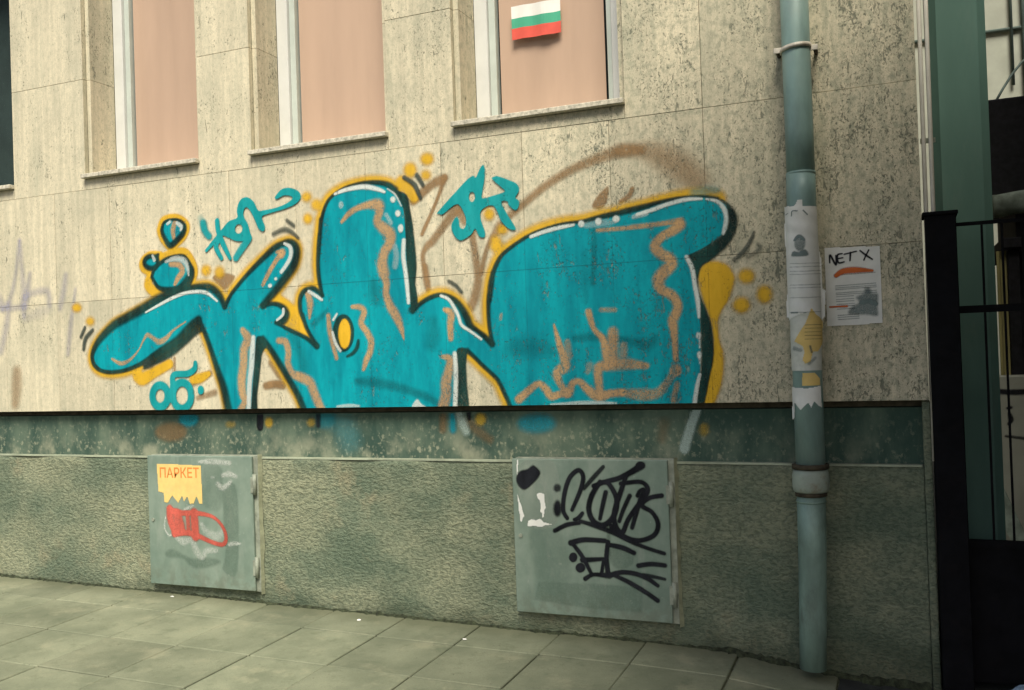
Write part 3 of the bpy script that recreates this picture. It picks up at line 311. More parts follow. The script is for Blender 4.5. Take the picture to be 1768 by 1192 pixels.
'copper':[('s','-4388,1428,7 -4319,1399,12 -4249,1418,9 -4179,1474,5 -4139,1531,7 -4107,1561,12 -4063,1539,12 -4020,1517,16 -3967,1536,14 -3914,1579,7 -3818,1627,4',70,50),('s','-3876,2210,16 -3892,2165,16 -3887,2116,12',86,50),('s','-3918,1966,14 -3856,1959,17 -3832,1920,18 -3866,1882,16 -3891,1847,10',88,50),('s','-3140,1973,14 -3185,1922,13 -3226,1870,13 -3269,1806,10',86,50),('s','-3169,1981,8 -3130,1980,18 -3137,1957,14',88,50),('s','-2974,1746,18 -2960,1686,19 -2967,1606,7',80,50),('s','-3416,1559,17 -3381,1508,27 -3410,1449,26 -3416,1371,26 -3433,1283,27 -3429,1206,25 -3414,1161,21 -3450,1106,21',80,50),('s','-3175,1492,16 -3129,1482,19 -3112,1427,18 -3117,1363,19 -3090,1308,21 -3033,1285,25 -2977,1257,25 -2953,1203,25 -2924,1138,24 -2901,1096,23',80,50),('s','-2846,1615,12 -2840,1535,15 -2824,1465,14 -2802,1383,11',80,50),('s','-2694,1654,10 -2645,1649,15 -2622,1621,17 -2642,1565,16 -2608,1516,17 -2585,1467,18 -2594,1410,17 -2619,1364,16 -2636,1320,10',80,50),('s','-2742,2112,9 -2690,2156,15 -2628,2180,15 -2555,2188,22 -2514,2179,30 -2509,2144,23 -2523,2094,22 -2483,2054,29 -2449,2020,30 -2456,1969,26 -2487,1930,25 -2502,1869,29 -2492,1817,29 -2499,1826,25 -2480,1768,19 -2485,1712,18 -2464,1649,22 -2431,1596,23 -2404,1533,16 -2386,1465,3',86,50),('s','-2146,1612,10 -2111,1590,19 -2116,1530,17 -2116,1462,14',84,50),('s','-2167,1372,9 -2125,1356,19 -2133,1296,24 -2152,1237,27 -2154,1176,27 -2177,1096,28',82,50),('s','-1318,1948,9 -1197,1947,10 -1069,1948,10 -1151,1949,11 -1009,1953,11 -917,1960,14',70,50),('s','-922,1941,25 -955,1917,22 -1012,1890,19 -1041,1851,23 -1019,1817,23 -974,1786,24 -970,1758,26 -1008,1724,27 -1030,1694,27 -1021,1648,22 -975,1621,21 -949,1583,21 -949,1546,21 -970,1502,22 -968,1456,18 -965,1397,14 -963,1319,12',90,50),('s','-1753,1147,20 -1692,1195,17 -1645,1222,15 -1607,1193,18 -1582,1160,18 -1530,1171,16 -1492,1173,19 -1471,1221,15 -1433,1226,15 -1390,1184,20 -1342,1156,24 -1286,1167,18 -1224,1172,18',88,50),('s','-1224,1172,16 -1134,1161,26 -1057,1166,21 -1002,1223,16 -971,1268,20',60,50),('s','-1556,1508,5 -1534,1422,14 -1511,1343,19 -1506,1306,25 -1546,1271,22 -1535,1222,16 -1498,1173,16',82,50),('s','-1489,1420,15 -1485,1354,19',43,50),('s','-1377,1560,16 -1354,1481,12 -1313,1432,15 -1297,1372,21 -1293,1312,24 -1337,1290,22 -1339,1230,19 -1334,1165,18',82,50),('s','-1259,1459,24 -1268,1323,28',70,50),('s','-1287,1300,24 -1207,1307,26 -1105,1295,15',72,50),('s','-1210,1392,18 -1212,1351,18',48,50),('s','-1380,1303,18 -1393,1273,12',33,50),('s','-1314,1568,11 -1246,1564,11',43,50),('s','-962,1205,13 -982,1130,13',63,50),('s','-1833,1571,8 -1837,1547,7',43,50),('p','-938,1270 -941,1257 -949,1247 -960,1242 -972,1242 -982,1248 -989,1259 -992,1272 -989,1285 -981,1295 -970,1300 -958,1300 -947,1294 -940,1283',72,6),],
'low_dark':[('s','-2062,1092,14 -2058,1047,7',85,60),('s','-3363,1102,22 -3367,1011,21',95,25),('s','-2972,1099,15 -2975,1018,14',70,60),],
'low_yellow':[('p','-1966,1046 -1969,1033 -1978,1023 -1989,1017 -2002,1017 -2013,1023 -2021,1034 -2023,1047 -2020,1060 -2012,1070 -2000,1076 -1987,1076 -1976,1070 -1968,1059',70,14),('p','-3278,1035 -3282,1023 -3289,1014 -3300,1009 -3312,1009 -3323,1014 -3330,1024 -3332,1036 -3329,1048 -3321,1057 -3310,1062 -3298,1062 -3288,1057 -3281,1047',75,12),('p','-2997,1034 -3000,1025 -3007,1017 -3018,1013 -3029,1013 -3039,1017 -3046,1025 -3048,1034 -3045,1044 -3038,1051 -3028,1055 -3016,1055 -3006,1051 -2999,1043',45,14),('p','-837,991 -839,978 -845,968 -854,963 -863,963 -871,968 -877,978 -878,991 -876,1003 -869,1013 -861,1019 -852,1019 -844,1013 -838,1003',45,14),('p','-3538,1025 -3541,1018 -3551,1012 -3565,1009 -3581,1009 -3595,1012 -3604,1018 -3607,1026 -3604,1033 -3594,1039 -3580,1042 -3564,1042 -3550,1039 -3541,1033',35,14),],
'low_teal':[('s','-2153,1063,18 -2153,992,18',70,70),('p','-2869,1055 -2876,1033 -2892,1015 -2915,1005 -2941,1006 -2963,1015 -2978,1033 -2983,1056 -2977,1078 -2960,1095 -2937,1105 -2911,1105 -2889,1095 -2874,1077',45,26),('p','-1591,1023 -1601,1003 -1629,987 -1669,978 -1713,978 -1753,987 -1780,1003 -1789,1023 -1779,1044 -1750,1060 -1710,1068 -1665,1068 -1626,1059 -1600,1043',60,24),('p','-3805,1057 -3813,1039 -3833,1025 -3863,1018 -3895,1018 -3924,1026 -3944,1040 -3950,1058 -3942,1075 -3922,1089 -3892,1097 -3860,1096 -3831,1088 -3811,1074',60,14),('s','-2816,1018,68 -2782,939,68',25,80),],
'low_white':[('s','-2113,1072,21 -2095,1022,24 -2077,982,19',48,70),('s','-889,1080,20 -921,999,21 -953,901,23',55,40),],
'low_brown':[('s','-2209,1063,19 -2212,992,19',45,70),('s','-2064,1032,24 -2011,986,24 -1947,942,21',35,80),('p','-3895,982 -3907,958 -3940,939 -3988,928 -4041,928 -4088,939 -4121,958 -4132,983 -4119,1007 -4085,1026 -4037,1037 -3984,1037 -3937,1026 -3905,1006',50,22),('s','-1043,1023,24 -1058,947,21',25,90),],
'cab2':[('s','-1493,611,9 -1445,712,11 -1431,774,11 -1454,803,11 -1500,765,11 -1529,687,11 -1538,609,11 -1519,571,10',96,32),('s','-1483,565,8 -1462,573,11 -1441,597,9',96,32),('s','-1329,821,9 -1378,771,11 -1429,716,9',78,32),('s','-1347,749,11 -1391,683,13 -1408,613,13 -1382,557,13 -1331,546,13 -1282,595,13 -1269,671,12 -1304,740,11 -1347,749,9',96,32),('s','-1321,700,11 -1340,631,11 -1354,573,9',92,32),('s','-1380,729,11 -1315,752,11 -1252,769,12 -1188,801,14 -1141,830,17',97,32),('s','-1216,785,10 -1251,694,12 -1283,602,12 -1276,538,13 -1246,513,12 -1216,574,11 -1171,636,11 -1131,682,11 -1116,723,11 -1151,753,10 -1245,743,10',97,32),('s','-1204,687,10 -1238,619,10 -1259,565,9',90,32),('s','-1165,688,11 -1153,711,9 -1134,715,9 -1155,666,11 -1198,537,10',92,32),('s','-1051,691,11 -1108,679,10 -1148,644,11 -1099,612,10 -1073,560,11 -1092,508,11 -1154,480,11 -1215,484,12 -1285,519,12 -1299,541,11',97,32),('s','-1585,508,10 -1521,539,11 -1459,550,9',92,32),('s','-1451,558,9 -1363,535,12 -1285,507,11 -1200,469,10 -1124,443,9 -1049,423,9',88,32),('s','-1505,452,14 -1438,470,12 -1334,470,11',95,32),('s','-1494,447,10 -1449,389,11 -1407,311,9',95,32),('s','-1318,464,11 -1329,388,11 -1322,308,12',96,32),('s','-1449,372,13 -1345,383,9',92,32),('s','-1344,372,8 -1357,306,9',92,32),('s','-1438,284,11 -1396,306,9 -1324,307,12 -1252,325,11 -1183,320,11 -1130,301,11 -1085,272,9',95,32),('s','-1292,308,9 -1223,280,11 -1147,240,11 -1088,203,11',92,32),('s','-1303,450,11 -1248,441,12 -1193,419,11',94,32),('s','-1174,360,11 -1112,371,11 -1047,368,10',92,32),('s','-1152,316,11 -1106,313,9 -1050,304,7',80,32),('s','-1316,297,8 -1284,322,8',60,32),('p','-1474,384 -1477,374 -1483,366 -1491,361 -1501,360 -1509,364 -1515,372 -1517,382 -1514,392 -1508,401 -1499,405 -1490,406 -1481,402 -1476,394',96,3),('p','-1436,336 -1439,326 -1446,318 -1456,313 -1467,312 -1476,316 -1483,324 -1485,334 -1482,344 -1475,352 -1465,357 -1454,358 -1445,354 -1438,346',97,3),('p','-1547,716 -1549,708 -1554,701 -1562,698 -1570,697 -1577,701 -1582,707 -1583,715 -1581,723 -1576,730 -1568,734 -1560,734 -1553,731 -1548,724',75,8),('p','-1547,617 -1550,600 -1556,586 -1564,579 -1573,578 -1581,585 -1586,599 -1587,616 -1584,633 -1578,646 -1570,654 -1561,654 -1554,647 -1549,634',92,9),('p','-1127,830 -1129,822 -1136,816 -1144,812 -1154,812 -1163,816 -1168,822 -1170,830 -1168,837 -1161,844 -1153,847 -1143,847 -1135,844 -1129,838',97,4),],
'cab2blob':[('p','-1778,756 -1758,792 -1715,805 -1685,823 -1652,794 -1661,766 -1696,730 -1736,704 -1765,721',97,6),],
'cab2paper':[('q','-1779,689 -1769,667 -1763,646 -1754,625 -1750,603 -1740,572 -1748,564 -1757,541 -1767,547 -1767,579 -1773,602 -1774,642',100,1),('q','-1675,684 -1664,690 -1643,689 -1633,685 -1632,653 -1626,618 -1633,606 -1638,571 -1648,568 -1650,590 -1659,594 -1654,629 -1660,653 -1670,660',100,1),('q','-1724,552 -1705,561 -1682,556 -1660,565 -1640,548 -1614,542 -1595,541 -1599,534 -1631,532 -1650,522 -1691,525 -1729,522',100,1),('p','-1773,847 -1763,847 -1769,776 -1777,784',60,3),('p','-1647,825 -1571,834 -1568,803 -1622,802',35,6),],
'poster1':[('q','-4059,802 -3898,802 -3731,797 -3730,684 -3728,575 -3753,577 -3771,617 -3791,577 -3822,572 -3839,615 -3863,581 -3876,616 -3905,575 -3948,618 -3982,575 -4009,578 -4013,632 -4051,639 -4056,716',100,1),],
'cab1red':[('s','-3971,541,23 -3968,480,23 -3937,405,21',95,35),('s','-3919,513,31 -3902,452,35 -3893,422,31',88,35),('s','-3966,534,19 -3880,520,16 -3784,523,15 -3662,506,10 -3594,455,10 -3569,390,12 -3594,351,13 -3668,360,12 -3779,395,15 -3865,407,17 -3942,396,19',92,35),('s','-3793,524,26 -3787,389,27',95,35),('s','-3841,515,15 -3836,417,15',75,35),],
'cab1white':[('s','-4002,495,4 -4014,433,5 -3982,387,6 -3950,401,5',70,55),('s','-3739,458,14 -3703,415,20 -3629,395,25 -3590,434,13',40,55),('s','-3924,375,14 -3876,355,21 -3818,365,15 -3783,306,22 -3746,270,15 -3707,310,17 -3641,313,13',48,55),('s','-3744,817,8 -3669,820,15 -3530,814,13',60,55),('s','-3579,743,12 -3532,751,15 -3487,737,10',65,55),('s','-3618,694,12 -3581,672,15 -3525,707,10',60,55),('s','-3865,537,9 -3801,565,9',60,55),('s','-3548,351,10 -3520,359,12 -3474,361,7',55,55),('s','-3658,730,8 -3644,730,7',30,55),],
'notice':[('q','-296,1788 -183,1783 -67,1779 -67,1608 -67,1446 -180,1444 -293,1442 -294,1616',100,1),],
'notice_ink':[('s','-273,1719,3 -270,1752,4 -248,1709,4 -247,1749,3',95,40),('s','-221,1755,3 -240,1750,4 -238,1718,4 -214,1719,3',95,40),('s','-239,1735,3 -219,1737,3',95,40),('s','-212,1752,3 -163,1761,3',95,40),('s','-187,1757,4 -190,1723,3',95,40),('s','-148,1763,3 -124,1741,4 -100,1722,3',95,40),('s','-113,1763,3 -125,1741,3 -134,1721,3',95,40),],
'notice_orange':[('s','-249,1662,9 -219,1679,12 -166,1681,12 -102,1674,5',92,45),('s','-279,1527,4 -246,1527,4 -210,1527,5',80,45),],
'notice_grey':[('p','-204,1495 -193,1520 -160,1541 -170,1564 -138,1579 -134,1600 -116,1600 -105,1577 -84,1570 -87,1520 -89,1481 -130,1488 -162,1489',62,8),('s','-150,1540,8 -118,1544,9 -92,1531,8',70,50),],
'cab2stain':[('q','-1680,254 -1365,262 -1154,258 -1166,141 -1450,144 -1705,165',26,8),('p','-1713,510 -1559,500 -1522,378 -1518,270 -1668,261 -1706,369',14,14),('p','-1311,434 -1202,424 -1212,356 -1291,344',30,6),('s','-1311,540,8 -1321,388,11 -1332,296,8',40,60),],
'cab2light':[('p','-1757,824 -1571,834 -1574,546 -1741,548',22,5),],
'cab1stain':[('p','-3582,657 -3485,659 -3498,209 -3599,207 -3576,316',32,8),('p','-3707,789 -3587,776 -3604,552 -3725,579',20,10),('p','-4015,280 -3956,306 -3822,259 -3708,272 -3616,254 -3673,222 -3805,207 -3890,256 -3987,258',38,12),],
'pipeA':[('q','-102,1970 -23,1962 -7,1988 11,1985 14,1958 90,1960 92,1833 111,1715 110,1607 124,1598 115,1482 102,1469 5,1501 -84,1471 -112,1489 -112,1540 -101,1615 -102,1725 -107,1844',100,1),],
'pipeB':[('q','-81,1505 103,1499 83,1254 4,1255 -101,1257',100,1),],
'pipeY':[('q','30,1526 53,1495 103,1466 100,1379 52,1334 31,1335 21,1294 -3,1284 -13,1303 -4,1336 -10,1361 -47,1383 4,1459',100,1),],
'pipeC':[('q','-16,1249 37,1248 62,1222 64,1193 -19,1191',100,1),],
'pipeD':[('q','-100,1190 1,1183 65,1193 69,1094 48,1105 28,1122 16,1096 3,1119 -27,1086 -61,1118 -66,1053 -105,1044',100,1),],
'pipeface':[('p','-24,1822 -5,1836 14,1821 16,1793 7,1769 -9,1765 -24,1784',55,4),('p','-42,1749 -31,1768 -9,1762 15,1771 26,1747 -6,1743',78,4),('s','-26,1814,4 -7,1830,6 13,1812,4',70,40),],
'pipetext':[('s','-53,1717,1 13,1712,1 102,1715,1',45,50),('s','-54,1702,1 12,1698,1 102,1701,1',45,50),('s','-55,1684,1 12,1679,1 101,1683,1',45,50),('s','-56,1671,1 11,1666,1 101,1669,1',45,50),('s','-59,1625,1 10,1621,1 99,1624,1',45,50),('s','-60,1613,1 9,1609,1 99,1611,1',45,50),('s','-63,1571,1 8,1567,1 97,1569,1',45,50),('s','-69,1508,1 5,1505,1 82,1506,1',45,50),('s','3,1451,1 83,1451,1',55,50),('s','3,1436,1 81,1436,1',55,50),('s','2,1421,1 80,1420,1',55,50),('s','2,1406,1 80,1405,1',55,50),('s','1,1391,1 78,1390,1',55,50),('s','-57,1506,3 -24,1505,3',70,50),('s','-35,1919,2 -30,1939,2 -9,1937,2',90,40),('s','13,1938,2 29,1919,2',90,40),('s','-77,1929,1 -53,1933,1',80,40),('s','-46,1353,9 -17,1344,7',45,60),('s','20,1360,4 25,1335,4',60,60),('s','13,1286,6 39,1310,6',40,60),],
}
# ================================================================ materials
M={}
M['stone']=mat_travertine('travertine')
M['sillstone']=mat_simple('sill_stone',(.50,.46,.36),.7,var=.25,scale=60,dirt=(.12,.12,.09),dirt_amt=.75,dirt_scale=40,bump=.3,bscale=120,dist=.002)
def mat_render():
    mt,n=newmat('rough_render')
    big=n.noise(n.pos((1,1,1.4)),1.7,5,.6); c=n.mix(n.ramp(big,.32,.7),(.16,.205,.14),(.365,.375,.245))
    med=n.noise(n.pos(),7,4,.6); c=n.mix(n.math('MULTIPLY',n.ramp(med,.52,.70,0,.6),n.ramp(n.noise(n.pos((1,1,1),(2,2,7)),1.9,3,.5),.48,.62)),c,(.38,.335,.21))
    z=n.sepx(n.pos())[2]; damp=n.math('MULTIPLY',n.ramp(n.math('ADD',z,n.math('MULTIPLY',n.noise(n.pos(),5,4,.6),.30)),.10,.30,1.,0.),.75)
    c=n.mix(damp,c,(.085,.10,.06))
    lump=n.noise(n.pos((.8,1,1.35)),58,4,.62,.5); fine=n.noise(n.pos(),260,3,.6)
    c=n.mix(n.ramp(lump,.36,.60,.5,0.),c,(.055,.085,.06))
    h=n.math('ADD',lump,n.math('MULTIPLY',fine,.3))
    return finish(mt,n,c,.92,n.bump(h,1.,.021),.15)
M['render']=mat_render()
def mat_band():
    mt,n=newmat('plinth_band')
    z=n.sepx(n.pos())[2]
    c=n.mix(n.ramp(n.noise(n.pos((1,1,.3)),5,5,.65),.35,.68),(.035,.068,.052),(.10,.14,.10))
    up=n.ramp(z,.85,1.10,1.,.18)
    spk=n.noise(n.pos((1,1,.8)),44,4,.68); sp=n.math('MULTIPLY',n.ramp(spk,.52,.68,0.,.85),up)
    big=n.noise(n.pos((1,1,.8)),6,4,.65); sp=n.math('MAXIMUM',sp,n.math('MULTIPLY',n.ramp(big,.46,.70,0.,.8),n.ramp(z,.85,1.04,.95,0.)))
    x=n.sepx(n.pos())[0]
    c=n.mix(n.math('MULTIPLY',sp,n.ramp(x,-1.4,-.4,.85,.42)),c,(.34,.34,.235))
    return finish(mt,n,c,.85,n.bump(spk,.3,.004),.2)
M['band']=mat_band()
M['ledge']=mat_simple('lit_ledge_mortar',(.32,.35,.25),.85,var=.2,scale=9,dirt=(.2,.22,.14),dirt_amt=.6,dirt_scale=6,bump=.3,bscale=90)
M['core']=mat_simple('joint_mortar',(.20,.18,.125),.9,var=.3,scale=20)
M['upper']=mat_simple('upper_wall',(.48,.41,.27),.85,var=.15,scale=3)
M['tile']=None
def mat_tile():
    mt,n=newmat('paving')
    oi=n.add('ShaderNodeObjectInfo')
    c=n.mix(n.ramp(n.noise(n.pos(),2.6,5,.62),.3,.72),(.148,.162,.106),(.238,.248,.165))
    c=n.mix(n.ramp(n.noise(n.pos(),150,3,.6),.4,.7,0,.35),c,(.13,.14,.09))
    c=n.mix(n.ramp(n.noise(n.pos((1,1,1),(5,5,5)),11,6,.7),.50,.72,0,.5),c,(.10,.118,.072)); c=n.mix(n.ramp(n.noise(n.pos((1,1,1),(9,1,2)),4,6,.72),.52,.70,0,.55),c,(.30,.29,.19)); sp=n.noise(n.pos((1,1,1),(1,8,2)),55,3,.6); c=n.mix(n.ramp(sp,.68,.73,0,.6),c,(.05,.055,.04))
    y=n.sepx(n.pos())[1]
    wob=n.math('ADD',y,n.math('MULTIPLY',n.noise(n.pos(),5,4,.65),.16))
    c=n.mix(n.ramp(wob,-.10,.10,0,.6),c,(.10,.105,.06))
    hs=n.add('ShaderNodeHueSaturation'); n.put(hs.inputs['Color'],c); n.put(hs.inputs['Value'],n.math('ADD',.88,n.math('MULTIPLY',oi.outputs['Random'],.22)))
    return finish(mt,n,hs.outputs[0],.85,n.bump(n.noise(n.pos(),120,3,.6),.35,.004),.2)
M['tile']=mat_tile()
M['bed']=mat_simple('joint_sand',(.13,.14,.088),.95,var=.4,scale=30)
M['asphalt']=mat_simple('asphalt',(.035,.038,.034),.9,var=.35,scale=6,bump=.6,bscale=160,dist=.006)
M['kerb']=mat_simple('kerb_stone',(.30,.29,.24),.85,var=.2,scale=12,bump=.4,bscale=80)
M['soil']=mat_simple('soil',(.035,.042,.022),.95,var=.6,scale=40,bump=.8,bscale=90,dist=.01)
M['frame']=mat_simple('white_gloss_paint',(.58,.58,.54),.4,.4,var=.05,scale=6,dirt=(.45,.45,.40),dirt_amt=.3)
M['sash']=mat_simple('shaded_sash_grey',(.46,.50,.44),.5,.4,var=.08,scale=6)  # frame white greyed: shade of the inner side put into the colour
M['blind']=mat_simple('tan_blind',(.46,.32,.23),.8,var=.07,scale=3,stretch=(1,1,.15),dirt=(.40,.28,.20),dirt_amt=.4,dirt_scale=4)
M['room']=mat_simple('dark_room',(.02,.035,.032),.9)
mt,n=newmat('window_glass'); fr=n.add('ShaderNodeLayerWeight'); fr.inputs[0].default_value=.5
M['glass']=finish(mt,n,(.02,.03,.03),.04,None,1.,alpha=n.math('ADD',n.math('MULTIPLY',n.math('POWER',fr.outputs['Facing'],3.),.4),.015,True))
M['pipe']=mat_simple('galvanised_pipe',(.20,.30,.27),.45,.45,.08,var=.22,scale=7,stretch=(1,1,.35),dirt=(.27,.34,.30),dirt_amt=.5,dirt_scale=5,bump=.12,bscale=25,dist=.004)
M['pipelow']=mat_simple('lower_pipe_paint',(.19,.275,.225),.5,.45,.15,var=.25,scale=9,stretch=(1,1,.4),dirt=(.06,.06,.045),dirt_amt=.55,dirt_scale=9,bump=.12,bscale=30,dist=.004)
M['collar']=mat_simple('collar_paint',(.30,.345,.28),.55,.4,var=.15,scale=12,dirt=(.16,.11,.06),dirt_amt=.6,dirt_scale=16)
M['rust']=mat_simple('rusty_band',(.06,.048,.03),.85,.3,.2,var=.4,scale=40)
M['bracket']=mat_simple('bracket_steel',(.58,.53,.44),.6,.4,.2,var=.2,scale=30,dirt=(.15,.08,.04),dirt_amt=.7,dirt_scale=14)
def mat_cab():
    mt,n=newmat('cabinet_paint')
    c=n.mix(n.ramp(n.noise(n.pos((1,1,.7)),4,6,.68),.32,.68),(.135,.19,.148),(.215,.27,.215))
    c=n.mix(n.ramp(n.noise(n.pos((1,1,.22),(3,0,0)),16,5,.65),.52,.74,0,.45),c,(.27,.30,.25))
    c=n.mix(n.ramp(n.noise(n.pos((1,1,1),(0,4,8)),48,4,.65),.66,.72,0,.7),c,(.30,.33,.28))
    c=n.mix(n.ramp(n.noise(n.pos((1,1,1),(6,4,1)),34,5,.7),.69,.75,0,.8),c,(.085,.06,.035))
    z=n.sepx(n.pos())[2]; c=n.mix(n.math('MULTIPLY',n.ramp(z,.10,.26,.5,0.),n.ramp(n.noise(n.pos(),14,5,.7),.4,.6)),c,(.115,.125,.085))
    return finish(mt,n,c,n.ramp(n.noise(n.pos(),9,4,.6),.3,.7,.38,.62),n.bump(n.noise(n.pos(),5,3,.5),.25,.012),.4)
M['cab']=mat_cab()
M['cab_unused']=mat_simple('cabinet_paint',(.155,.215,.17),.42,.45,var=.1,scale=5,dirt=(.20,.245,.20),dirt_amt=.6,dirt_scale=3.5,bump=.08,bscale=30,dist=.003)
M['cabedge']=mat_simple('cabinet_steel',(.24,.26,.20),.6,.4,var=.25,scale=18,dirt=(.12,.13,.10),dirt_amt=.6,dirt_scale=20)
M['mortar']=mat_simple('patch_mortar',(.25,.26,.165),.9,var=.2,scale=20,bump=.5,bscale=70)
M['black']=mat_simple('black_gate_paint',(.004,.004,.005),.75,.12,var=.4,scale=12,dirt=(.010,.008,.008),dirt_amt=.5,dirt_scale=20)
M['pier']=mat_simple('green_pier_render',(.10,.185,.15),.8,.25,var=.12,scale=4,stretch=(1,1,.25),dirt=(.15,.21,.175),dirt_amt=.5,dirt_scale=5)
M['shade_block']=mat_simple('added_shade_render',(.12,.13,.10),.9,var=.2,scale=3)
M['cream']=mat_simple('cream_yard_wall',(.34,.35,.29),.9,var=.1,scale=3)
M['conduit']=mat_simple('cream_conduit',(.58,.54,.45),.6,.3,var=.1,scale=8)
M['darkwood']=mat_simple('dark_boards',(.012,.012,.014),.8,var=.4,scale=20)
M['tarp']=mat_simple('pale_tarpaulin',(.24,.29,.24),.8,var=.35,scale=10)
M['yboard']=mat_simple('yellow_board',(.30,.27,.11),.75,var=.25,scale=14,stretch=(1,1,.1))
M['cable']=mat_simple('grey_cable',(.08,.11,.10),.7)
M['paper']=mat_simple('white_paper',(.74,.73,.67),.85,var=.05,scale=14,dirt=(.60,.60,.54),dirt_amt=.4,dirt_scale=8,bump=.25,bscale=25,dist=.004)
M['paper2']=mat_simple('grey_white_paper',(.60,.60,.52),.85,var=.1,scale=14,dirt=(.42,.44,.38),dirt_amt=.5,dirt_scale=16,bump=.25,bscale=25,dist=.004)
M['ypaper']=mat_simple('yellow_paper',(.70,.50,.17),.85,var=.08,scale=14,dirt=(.62,.46,.22),dirt_amt=.4,dirt_scale=18)
M['oprint']=mat_simple('orange_print',(.66,.22,.05),.8,var=.08)
M['fwhite']=mat_simple('flag_white',(.74,.72,.66),.8,var=.05); M['fgreen']=mat_simple('flag_green',(.07,.36,.22),.8,var=.08); M['fred']=mat_simple('flag_red',(.66,.10,.07),.8,var=.08)
M['bag']=mat_simple('pale_blue_bag',(.32,.42,.50),.4,.5,var=.1)
M['bark']=mat_simple('bark',(.10,.085,.06),.9,var=.3,scale=18,bump=.6,bscale=40)
M['leaf']=mat_simple('leaf',(.06,.10,.03),.6,var=.35,scale=9)
# paint films
TEAL=(.001,.24,.30)
M['p_teal']=mat_paint('teal_spray',TEAL,.5,.14,light=(.002,.315,.36),keep=.6)
M['p_tag']=mat_paint('teal_tag_spray',(.004,.27,.28),.5,.1,keep=.3)
M['p_yel']=mat_paint('yellow_spray',(.66,.385,.02),.55,.08,keep=.45)
M['p_dark']=mat_paint('dark_spray',(.008,.030,.028),.55,.35,light=(.014,.066,.054),keep=.3,grain=.12)
M['p_smudge']=mat_paint('dark_teal_smudge',(.004,.10,.11),.55,.2,keep=.2)
M['p_acc']=mat_paint('grey_accent_spray',(.05,.065,.052),.6,.2,keep=.2)
M['p_white']=mat_paint('white_spray',(.66,.70,.64),.55,.05,keep=.6,grain=.2)
M['p_cop']=mat_paint('copper_spray',(.52,.34,.185),.5,.22,light=(.62,.37,.16),keep=.75,grain=.45)
M['p_brown']=mat_paint('brown_spray',(.29,.17,.072),.6,.15,keep=.5,grain=.2)
M['p_lav']=mat_paint('lavender_spray',(.33,.325,.41),.6,.1,keep=.4,grain=.3)
M['f_black']=mat_paint('black_marker_spray',(.008,.009,.013),.45,.3,wall=False)
M['f_red']=mat_paint('red_spray',(.52,.10,.07),.5,.2,wall=False,grain=.3)
M['f_white']=mat_paint('white_scuff',(.60,.63,.56),.6,.1,wall=False,grain=.8)
M['f_stain']=mat_paint('glue_stain',(.125,.19,.14),.6,.15,wall=False,grain=.4)
M['f_light']=mat_paint('pale_glue_stain',(.42,.46,.38),.6,.1,wall=False)
M['f_grey']=mat_paint('grey_print',(.16,.21,.20),.8,.15,wall=False)
M['f_orange']=mat_paint('orange_marker',(.62,.14,.03),.7,.1,wall=False)
M['f_yel']=mat_paint('yellow_drip',(.42,.28,.03),.6,.15,wall=False); M['f_teal']=mat_paint('teal_drip',TEAL,.5,.15,wall=False)
M['f_brown']=mat_paint('brown_drip',(.20,.12,.05),.6,.15,wall=False); M['f_wdrip']=mat_paint('white_drip',(.45,.56,.50),.6,.1,wall=False)
# ================================================================ ground
def zg(x,y=0):
    z=.060-.0165*(x+5.4)
    if x>-.80: z-=.10*min(1.,(x+.80)/.55)*.65
    return z+.022*min(0,y)
g=box('ground',-150,150,-150,150,-.62,-.55,M['asphalt']); tag(g,kind='structure')
g=box('road',-60,60,-9.5,-2.285,-.54,-.125,M['asphalt']); tag(g,kind='structure')
# pavement bed + tiles
bm=bmesh.new()
X=[-12+.25*i for i in range(0,56)]; rows=[.06,-.9,-2.10]
vv=[[bm.verts.new((x,y,zg(x,y)-.012)) for x in X] for y in rows]+[[bm.verts.new((x,-2.10,-.5)) for x in X]]
for a,b in zip(vv,vv[1:]):
    for i in range(len(X)-1): bm.faces.new((a[i],b[i],b[i+1],a[i+1]))
pv=link('pavement',mesh(bm,'pavement'),M['bed']); tag(pv,kind='structure')
TW=.43; tile_me={}
def tilemesh(w,d):
    k=(round(w,3),round(d,3))
    if k not in tile_me:
        bm=bmesh.new(); bm_box(bm,-w/2,w/2,-d/2,d/2,-.02,.0,.004); me=mesh(bm,'paving_tile'); me.materials.append(M['tile']); tile_me[k]=me
    return tile_me[k]
ys=[.026,-.28,-.71,-1.14,-1.57,-2.0]
for j,(ya,yb) in enumerate(zip(ys,ys[1:])):
    k=-14
    while True:
        xa=-2.02+TW*k; xb=xa+TW; k+=1
        if xa>1.8: break
        if xb>-.30: continue
        w_=xb-xa-.006; d_=ya-yb-.006
        o=link('paving_tile',tilemesh(w_,d_),None,pv)
        xc=(xa+xb)/2; yc=(ya+yb)/2
        o.location=(xc,yc,zg(xc,yc)+random.uniform(-.0025,.0025))
        sx=(zg(xb,yc)-zg(xa,yc))/TW
        o.rotation_euler=(math.atan(.022)+random.uniform(-.004,.004),-math.atan(sx)+random.uniform(-.004,.004),random.uniform(-.004,.004))
# kerb stones
for i in range(-12,6):
    xa=i*1.0; kb=box('kerb_stone',xa+.004,xa+.996,-2.28,-2.102,-.4,zg(xa+.5,-2.1)+.002,M['kerb'],pv,.012)
